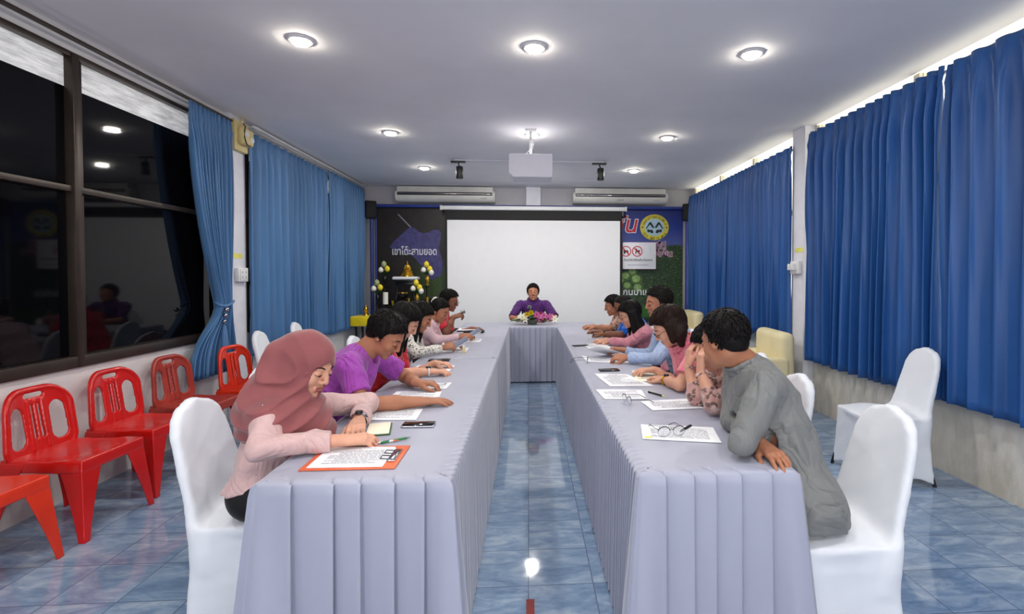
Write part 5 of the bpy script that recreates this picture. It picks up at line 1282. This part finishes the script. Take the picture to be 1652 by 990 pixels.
# head table
person('smiling man in purple polo shirt at the head table behind the flowers', (.07, 7.70, .57), (.066, 7.60, 1.175), -90, -2, -90, 0, h=.0075, skin='skin_tan', shirt='violet', sleeve='short', hair='short', collar=True, bulk=1.12, round_=1.0, smile=1, neckback=.04, neckdrop=.13, sc=1.08, slen=.95,
    badge=(.01, 7.425, .965), arms=[dict(s=-1, w=(-.10, 7.24, HZ), e=(-.25, 7.40, .81), d=(.6, -.5, 0), side=1, curl=(20, 30, 15)), dict(s=1, w=(.24, 7.24, HZ), e=(.39, 7.40, .81), d=(-.6, -.5, 0), side=-1, curl=(20, 30, 15))])

# ------------------------------------------------------------------ things on the tables
ZT = T + .0015
def sheet(label, corners, name='printed_sheet', m='paper', lines=14, n=1, group=None, z=ZT, margin=.12, ink='ink', seed=0, tilt=0.0):
    """corners: near left, near right, far right, far left of the sheet on the table top"""
    c = [np.array([x, y, 0.0]) for x, y in corners]; ce = sum(c) / 4; r = thing(name, label, 'paper', (ce[0], ce[1], z + .001), group=group); rs = np.random.RandomState(seed)
    def P(u, v): return (c[0] * (1 - u) + c[1] * u) * (1 - v) + (c[3] * (1 - u) + c[2] * u) * v - ce
    for k in range(n):
        b = MB(); g = 6; o = rs.uniform(-.006, .006, 2) * (k > 0); vs = []
        zz = lambda u, v: .0012 * k + .0025 * tilt * u + .0012 * math.sin(3 * u + seed) * (v > .7) * (v - .7) * 4
        top = [[b.bm.verts.new(P(i / g, j / g) + np.array([o[0], o[1], zz(i / g, j / g) + .0008])) for i in range(g + 1)] for j in range(g + 1)]
        bot = [[b.bm.verts.new(P(i / g, j / g) + np.array([o[0], o[1], zz(i / g, j / g)])) for i in range(g + 1)] for j in range(g + 1)]
        for j in range(g):
            for i in range(g):
                b.bm.faces.new((top[j][i], top[j][i + 1], top[j + 1][i + 1], top[j + 1][i])); b.bm.faces.new((bot[j][i], bot[j + 1][i], bot[j + 1][i + 1], bot[j][i + 1]))
        for i in range(g):
            for A in ((0, 0),):
                b.bm.faces.new((bot[0][i], bot[0][i + 1], top[0][i + 1], top[0][i])); b.bm.faces.new((top[g][i], top[g][i + 1], bot[g][i + 1], bot[g][i]))
                b.bm.faces.new((top[i][0], top[i + 1][0], bot[i + 1][0], bot[i][0])); b.bm.faces.new((bot[i][g], bot[i + 1][g], top[i + 1][g], top[i][g]))
        b.build('sheet', M[m], r, smooth=False)
    if lines:
        b = MB()
        for q in range(lines):
            v = .90 - (.80) * q / lines; u = margin + (.12 if rs.rand() < .2 else 0); end = 1 - margin - (rs.uniform(.1, .5) if rs.rand() < .25 else 0)
            while u < end:
                w = min(rs.uniform(.03, .12), end - u); h_ = .38 * .8 / lines
                pts = [P(u, v), P(u + w, v), P(u + w, v + h_), P(u, v + h_)]; zl = .0012 * (n - 1) + .0025 * tilt * u + .0013
                b.bm.faces.new([b.bm.verts.new(p + np.array([0, 0, zl])) for p in pts]); u += w + .012
        o = b.build('printed_text', M[ink], r, smooth=False)
    return r
def rect(cx, cy, w, l, a):
    u = np.array([math.cos(R(a)), math.sin(R(a))]); v = np.array([-u[1], u[0]])
    return [tuple(np.array([cx, cy]) + u * w * i + v * l * j) for i, j in ((-.5, -.5), (.5, -.5), (.5, .5), (-.5, .5))]
# left tables
CB = thing('clipboard', 'orange clipboard with printed sheets at the near end of the left table', 'clipboard', (-.645, 1.905, ZT))
MB().box((0, 0, .002), (.335, .235, .004), .0015).build('board', M['orange_board'], CB)
MB().box((.137, .0, .008), (.03, .12, .006), .0025).build('clip_plate', M['chrome'], CB)
b = MB(); b.tube([(.125, -.045, .010), (.095, -.045, .012), (.095, -.012, .012), (.125, -.012, .010)], .002, 6); b.build('clip_loop', M['blue_steel'], CB)
b = MB(); b.tube([(.125, .012, .010), (.095, .012, .012), (.095, .045, .012), (.125, .045, .010)], .002, 6); b.build('clip_loop', M['blue_steel'], CB)
sheet('printed sheets clipped to the orange clipboard', [(-.785, 1.805), (-.525, 1.80), (-.525, 2.008), (-.785, 2.012)], z=ZT + .003, lines=13, n=2, seed=1)
sheet('printed sheet between the headscarf woman and the man in purple', [(-.79, 2.40), (-.535, 2.385), (-.545, 2.585), (-.83, 2.60)], lines=12, seed=2)
def phone(label, x, y, a, l=.148, w=.072, m='phone_glass', z=ZT, tilt=None, case='black_plastic'):
    r = thing('smartphone', label, 'phone', (x, y, z + .0045), R(a))
    MB().box((0, 0, 0), (l, w, .008), .0035, seg=3).build('case', M[case], r); MB().box((0, 0, .0042), (l * .96, w * .93, .001), .0004).build('screen', M[m], r)
    if tilt: r.rotation_euler = tuple(R(v) for v in tilt)
    return r
M['lit_phone'] = emis('lit_phone_screen', (150, 160, 190), .35, (.02, .02, .03))
phone('dark smartphone beside the notebook of the woman in the headscarf', -.505, 2.30, 0, case='chrome')
def pen(label, a, b_, m, tip='chrome', name='pen', r_=.0045, cat='pen'):
    a = Vector((a[0], a[1], ZT + .0055)); b_ = Vector((b_[0], b_[1], ZT + .0055)); mid = (a + b_) / 2; r = thing(name, label, cat, tuple(mid)); d = (b_ - a); n = d.normalized()
    MB().cone(a - mid, a - mid + d * .86, r_, r_, 12).build('barrel', M[m], r); MB().cone(a - mid + d * .86, b_ - mid, r_ * .9, .0012, 12).build('tip', M[tip], r)
    MB().box((a - mid) * .6 + Vector((0, 0, r_)), (.03, .003, .002), rot=Matrix.Rotation(math.atan2(d.y, d.x), 3, 'Z')).build('clip', M[tip], r); return r
NB_ = thing('notebook', 'small open cream notebook under the hands of the woman in the headscarf', 'notebook', (-.665, 2.245, ZT), R(12))
MB().box((0, 0, .003), (.10, .17, .005), .0015).build('cover', M['leaf'], NB_); MB().box((-.003, 0, .007), (.095, .165, .005), .0015).build('pages', M['paper_cream'], NB_)
tag(MB().box((0, 0, .003), (.135, .05, .006), .002).build('notepad', M['paper_cream'], loc=(-.70, 2.062, ZT)), 'narrow cream notepad lying beside the clipboard', 'notepad')
pen('green pen beside the orange clipboard', (-.605, 2.055), (-.50, 2.118), 'green')
pen('white and orange pen beside the orange clipboard', (-.685, 2.034), (-.54, 2.085), 'white_plastic', 'orange_board')
sheet('printed sheet under the hands of the man in purple', [(-.79, 2.76), (-.50, 2.74), (-.515, 2.96), (-.78, 2.98)], lines=12, seed=3)
sheet('printed sheet held by the far hand of the man in purple', [(-.70, 3.05), (-.50, 3.03), (-.49, 3.20), (-.69, 3.22)], lines=8, seed=4)
pen('pen in the far hand of the man in purple', (-.60, 3.08), (-.52, 3.16), 'white_plastic')
sheet('white sheet in front of the woman in red', [(-.86, 3.60), (-.57, 3.56), (-.56, 3.80), (-.84, 3.84)], lines=10, seed=5)
r = thing('folder', 'closed black folder on the left table before the woman in the leaf print blouse', 'folder', (-.72, 4.045, ZT)); MB().box((0, 0, .005), (.17, .085, .009), .003).build('cover', M['black_lacquer'], r); MB().box((0, 0, .0035), (.175, .075, .003)).build('pages', M['paper'], r)
r = thing('small_bottle', 'small beige inhaler tube standing on the left table', 'tube', (-.575, 4.42, ZT)); MB().lathe((0, 0, 0), [(.012, 0), (.0125, .004), (.0125, .048), (.010, .052)], 16).build('tube', M['cream'], r); MB().lathe((0, 0, .049), [(.0115, 0), (.0115, .018), (.008, .02)], 16).build('cap', M['white_plastic'], r)
sheet('white sheet under the phone of the woman in the leaf print blouse', [(-.80, 4.46), (-.565, 4.48), (-.56, 4.72), (-.79, 4.70)], lines=10, seed=6)
sheet('white sheet under the phone of the woman with the hair bun', [(-.70, 5.10), (-.50, 5.12), (-.50, 5.38), (-.70, 5.36)], lines=8, seed=7)
phone('smartphone held up by the woman in the leaf print blouse', -.615, 4.52, 30, z=ZT + .075, case='white_plastic', m='lit_phone', tilt=(25, -25, 35))
phone('smartphone held up by the woman with the hair bun', -.575, 5.24, 30, z=ZT + .075, case='white_plastic', m='lit_phone', tilt=(25, -25, 30))
r = thing('microphone', 'black microphone lying on the left table before the man in red', 'microphone', (-.65, 5.90, ZT + .022), R(8))
MB().cone((-.12, 0, -.002), (.07, 0, 0), .014, .02, 16).build('handle', M['black_plastic'], r); MB().sphere((.1, 0, 0), .0225, 16, 12, (1.25, 1, 1)).build('grille', M['blue_steel'], r); MB().cone((-.01, 0, 0), (0, 0, 0), .019, .019, 16).build('band', M['chrome'], r)
r = thing('open_book', 'thick open binder of papers in front of the man in red', 'binder', (-.735, 6.18, ZT), R(3))
MB().box((0, 0, .006), (.28, .21, .010), .003).build('cover', M['black_lacquer'], r); MB().box((.0, 0, .017), (.265, .2, .014), .004).build('pages', M['paper'], r)
r = thing('drinking_glass', 'small glass of dark drink held by the man in red', 'glass', (-.745, 5.775, 1.0)); MB().lathe((0, 0, 0), [(.02, 0), (.027, .055), (.025, .055), (.019, .003)], 18).build('tumbler', M['tumbler'], r); MB().lathe((0, 0, .004), [(.018, 0), (.0225, .028)], 18).build('drink', M['black_lacquer'], r)
r.rotation_euler = (0, R(-25), 0)
# right tables
sheet('printed sheets with a yellow mark before the man in grey', [(.478, 2.045), (.79, 1.975), (.828, 2.17), (.515, 2.245)], lines=11, n=2, seed=11)
tag(MB().box((0, 0, 0), (.03, .022, .0006)).build('sticky_note', M['tape'], loc=(.505, 2.06, ZT + .0045)), 'small yellow sticky mark on the sheets before the man in grey', 'sticky note')
def spectacles(label, loc, rz, up_=False, sc=1.0):
    r = thing('spectacles', label, 'glasses', loc, R(rz))
    b = MB()
    for s in (1, -1): b.tube([(s * .034 + .027 * math.cos(t), 0, .0215 + .0205 * math.sin(t)) for t in np.linspace(0, 2 * math.pi, 25)], .0007, 6)
    b.tube([(-.008, 0, .026), (0, 0, .030), (.008, 0, .026)], .0011, 6); b.build('rim', M['blue_steel'], r)
    b = MB()
    for s in (1, -1): b.tube([(s * (.034 + .027 * math.cos(t)), -.0006, .0215 + .0205 * math.sin(t)) for t in np.linspace(.15, math.pi - .15, 12)], .0018, 6)
    b.build('brow_bar', M['black_plastic'], r)
    for s in (1, -1):
        MB().cone((s * .034, -.0004, .0215), (s * .034, .0004, .0215), .026, .026, 24).build('lens', M['tumbler'], r)
        MB().tube([(s * .061, 0, .030), (s * .063, .03, .029), (s * .058, .10, .025), (s * .048, .135, .006)], [.0012, .0012, .0016, .0022], 6).build('temple', M['black_plastic'], r)
    return r
spectacles('folded out thin framed glasses standing on the papers before the man in grey', (.605, 2.06, ZT + .006), 8)
spectacles('thin framed glasses lying near the papers of the woman hiding her face', (.525, 2.62, ZT + .003), -78)
pen('black pen on the papers before the man in grey', (.735, 2.20), (.66, 2.12), 'black_plastic', 'black_plastic', r_=.006)
sheet('printed sheet beside the floral sleeves on the right table', [(.63, 2.475), (.905, 2.50), (.895, 2.69), (.61, 2.655)], lines=12, n=2, seed=12)
sheet('printed sheet near the aisle edge on the right table, before the thin glasses', [(.42, 2.72), (.655, 2.705), (.675, 2.925), (.40, 2.95)], lines=13, seed=13)
pen('black and yellow pen lying right of the sheets, before the woman in salmon pink', (.70, 2.855), (.765, 2.742), 'black_plastic', 'tape', r_=.0055)
sheet('printed sheet in front of the phone, before the woman in salmon pink', [(.50, 3.03), (.775, 3.02), (.68, 3.40), (.455, 3.42)], lines=15, seed=14)
sheet('folded cream sheet under the hands of the woman in salmon pink', [(.70, 3.17), (.86, 3.14), (.90, 3.46), (.74, 3.52)], m='paper_cream', lines=9, seed=15, z=ZT + .0005)
phone('dark smartphone lying on the right table between the sheets', .578, 3.54, 5, case='blue_steel')
sheet('large printed sheet before the man in light blue', [(.46, 3.90), (.80, 3.80), (.76, 4.02), (.45, 4.20)], lines=12, seed=16)
b_ = sheet('sheet held up in the hands of the man in light blue', [(-.12, -.10), (.12, -.10), (.12, .10), (-.12, .10)], lines=11, seed=17); b_.location = (.625, 4.12, T + .055); b_.rotation_euler = (R(-14), R(16), R(25))
spectacles('dark folded glasses by the sheet of the man in light blue', (.46, 3.86, ZT + .003), 80)
sheet('white sheet before the woman in dusty rose', [(.56, 4.62), (.78, 4.60), (.76, 4.92), (.54, 4.90)], lines=9, seed=18)
pen('pen in the hand of the woman in dusty rose', (.70, 4.98), (.64, 5.03), 'white_plastic')
phone('dark smartphone before the woman in dusty rose', .50, 4.80, 20)
r = thing('paper_cup', 'small white cup by the bald man in blue', 'cup', (.66, 5.30, ZT)); MB().lathe((0, 0, 0), [(.018, 0), (.026, .05), (.024, .05), (.017, .004)], 18).build('cup', M['white_plastic'], r)

# flower arrangement on the head table
FA = thing('flower_arrangement', 'flower arrangement of yellow, white and pink blooms in a grey bowl', 'flower arrangement', (.05, 6.93, ZT))
MB().lathe((0, 0, 0), [(.05, 0), (.06, .006), (.085, .05), (.09, .075), (.08, .08), (.075, .06)], 24).build('bowl', M['stone'], FA)
rs = np.random.RandomState(4)
def bloom(name, x, z, y, m, n, L, w, cup, face=(0, -1, .35), rings=2, core=None):
    b = MB(); F_ = nrm(face); a1 = nrm(np.cross(F_, (0, 0, 1))); a2 = np.cross(a1, F_)
    for k in range(rings):
        for q in range(n):
            a = 2 * math.pi * (q + .5 * k) / n; d = a1 * math.cos(a) + a2 * math.sin(a); op = (.25 + .75 * k) if rings > 1 else 1
            b.petal((x, y, z), d * (.35 + .65 * (1 - k * .5)) + F_ * (.3 + .7 * k), F_, L * (1 - .25 * k), w * (1 - .2 * k), cup)
    o = b.build(name, M[m], FA)
    if core: MB().sphere((x + F_[0] * .012, y + F_[1] * .012, z + F_[2] * .012), .011, 10, 8).build('flower_centre', M[core], FA)
for x, z, y in ((-.02, .155, -.03), (-.075, .13, -.035)): bloom('yellow_rose', x, z, y, 'yellow', 7, .05, .022, .7, rings=3)
for x, z, y in ((-.14, .11, -.04), (-.10, .075, -.07), (-.175, .075, -.03), (.31, .075, -.02)): bloom('white_lily', x, z, y, 'white_petal', 6, .062, .014, -.1, core='tape', rings=1)
for x, z, y in ((.06, .14, -.02), (.09, .11, -.05), (.16, .12, -.02), (.05, .09, -.07), (.22, .085, -.04), (.12, .075, -.06), (.25, .11, -.01)): bloom('pink_orchid', x, z, y, 'pink_petal', 5, .05, .02, .1, core='magenta_petal', rings=1)
for x, z, y in ((.13, .145, 0), (.04, .115, -.01), (.19, .10, 0)): bloom('magenta_orchid', x, z, y, 'magenta_petal', 5, .04, .018, .1, rings=1)
for k, (d, L, m) in enumerate((((-1, -.15, .02), .24, 'leaf'), ((-1, -.3, .12), .22, 'leaf_light'), ((-.9, .1, .1), .2, 'leaf'), ((-.95, -.45, .0), .2, 'leaf_light'), ((1, -.35, -.05), .2, 'leaf_light'), ((.9, -.2, .1), .2, 'leaf'), ((.9, -.5, .0), .17, 'leaf'), ((0, -1, .1), .12, 'leaf'), ((-.3, -1, .3), .12, 'leaf'), ((.4, -.9, .4), .13, 'leaf'), ((-.5, .2, .9), .12, 'leaf'), ((.3, .2, 1), .13, 'leaf'))):
    b = MB(); b.petal((d[0] * .05, d[1] * .05, .065), d, (0, 0, 1), L * 1.1, .042, -.1, 7); b.build('leaf', M[m], FA)
r = thing('gooseneck_microphone', 'thin black gooseneck microphone behind the flowers on the head table', 'microphone', (.0, 7.15, ZT))
MB().lathe((0, 0, 0), [(.05, 0), (.05, .012), (.02, .022)], 16).build('base', M['black_plastic'], r); MB().tube([(0, 0, .015), (.0, 0, .12), (0, -.01, .2)], .004, 8).build('neck', M['black_plastic'], r); MB().sphere((0, -.012, .21), .011, 10, 8, (1, 1, 1.6)).build('head', M['black_plastic'], r)
tag(MB().box((0, 0, .0008), (.036, .10, .0016)).build('tape_strip', M['redtape'], loc=(.005, 2.14, 0)), 'red brown strip of tape on the aisle floor', 'tape')
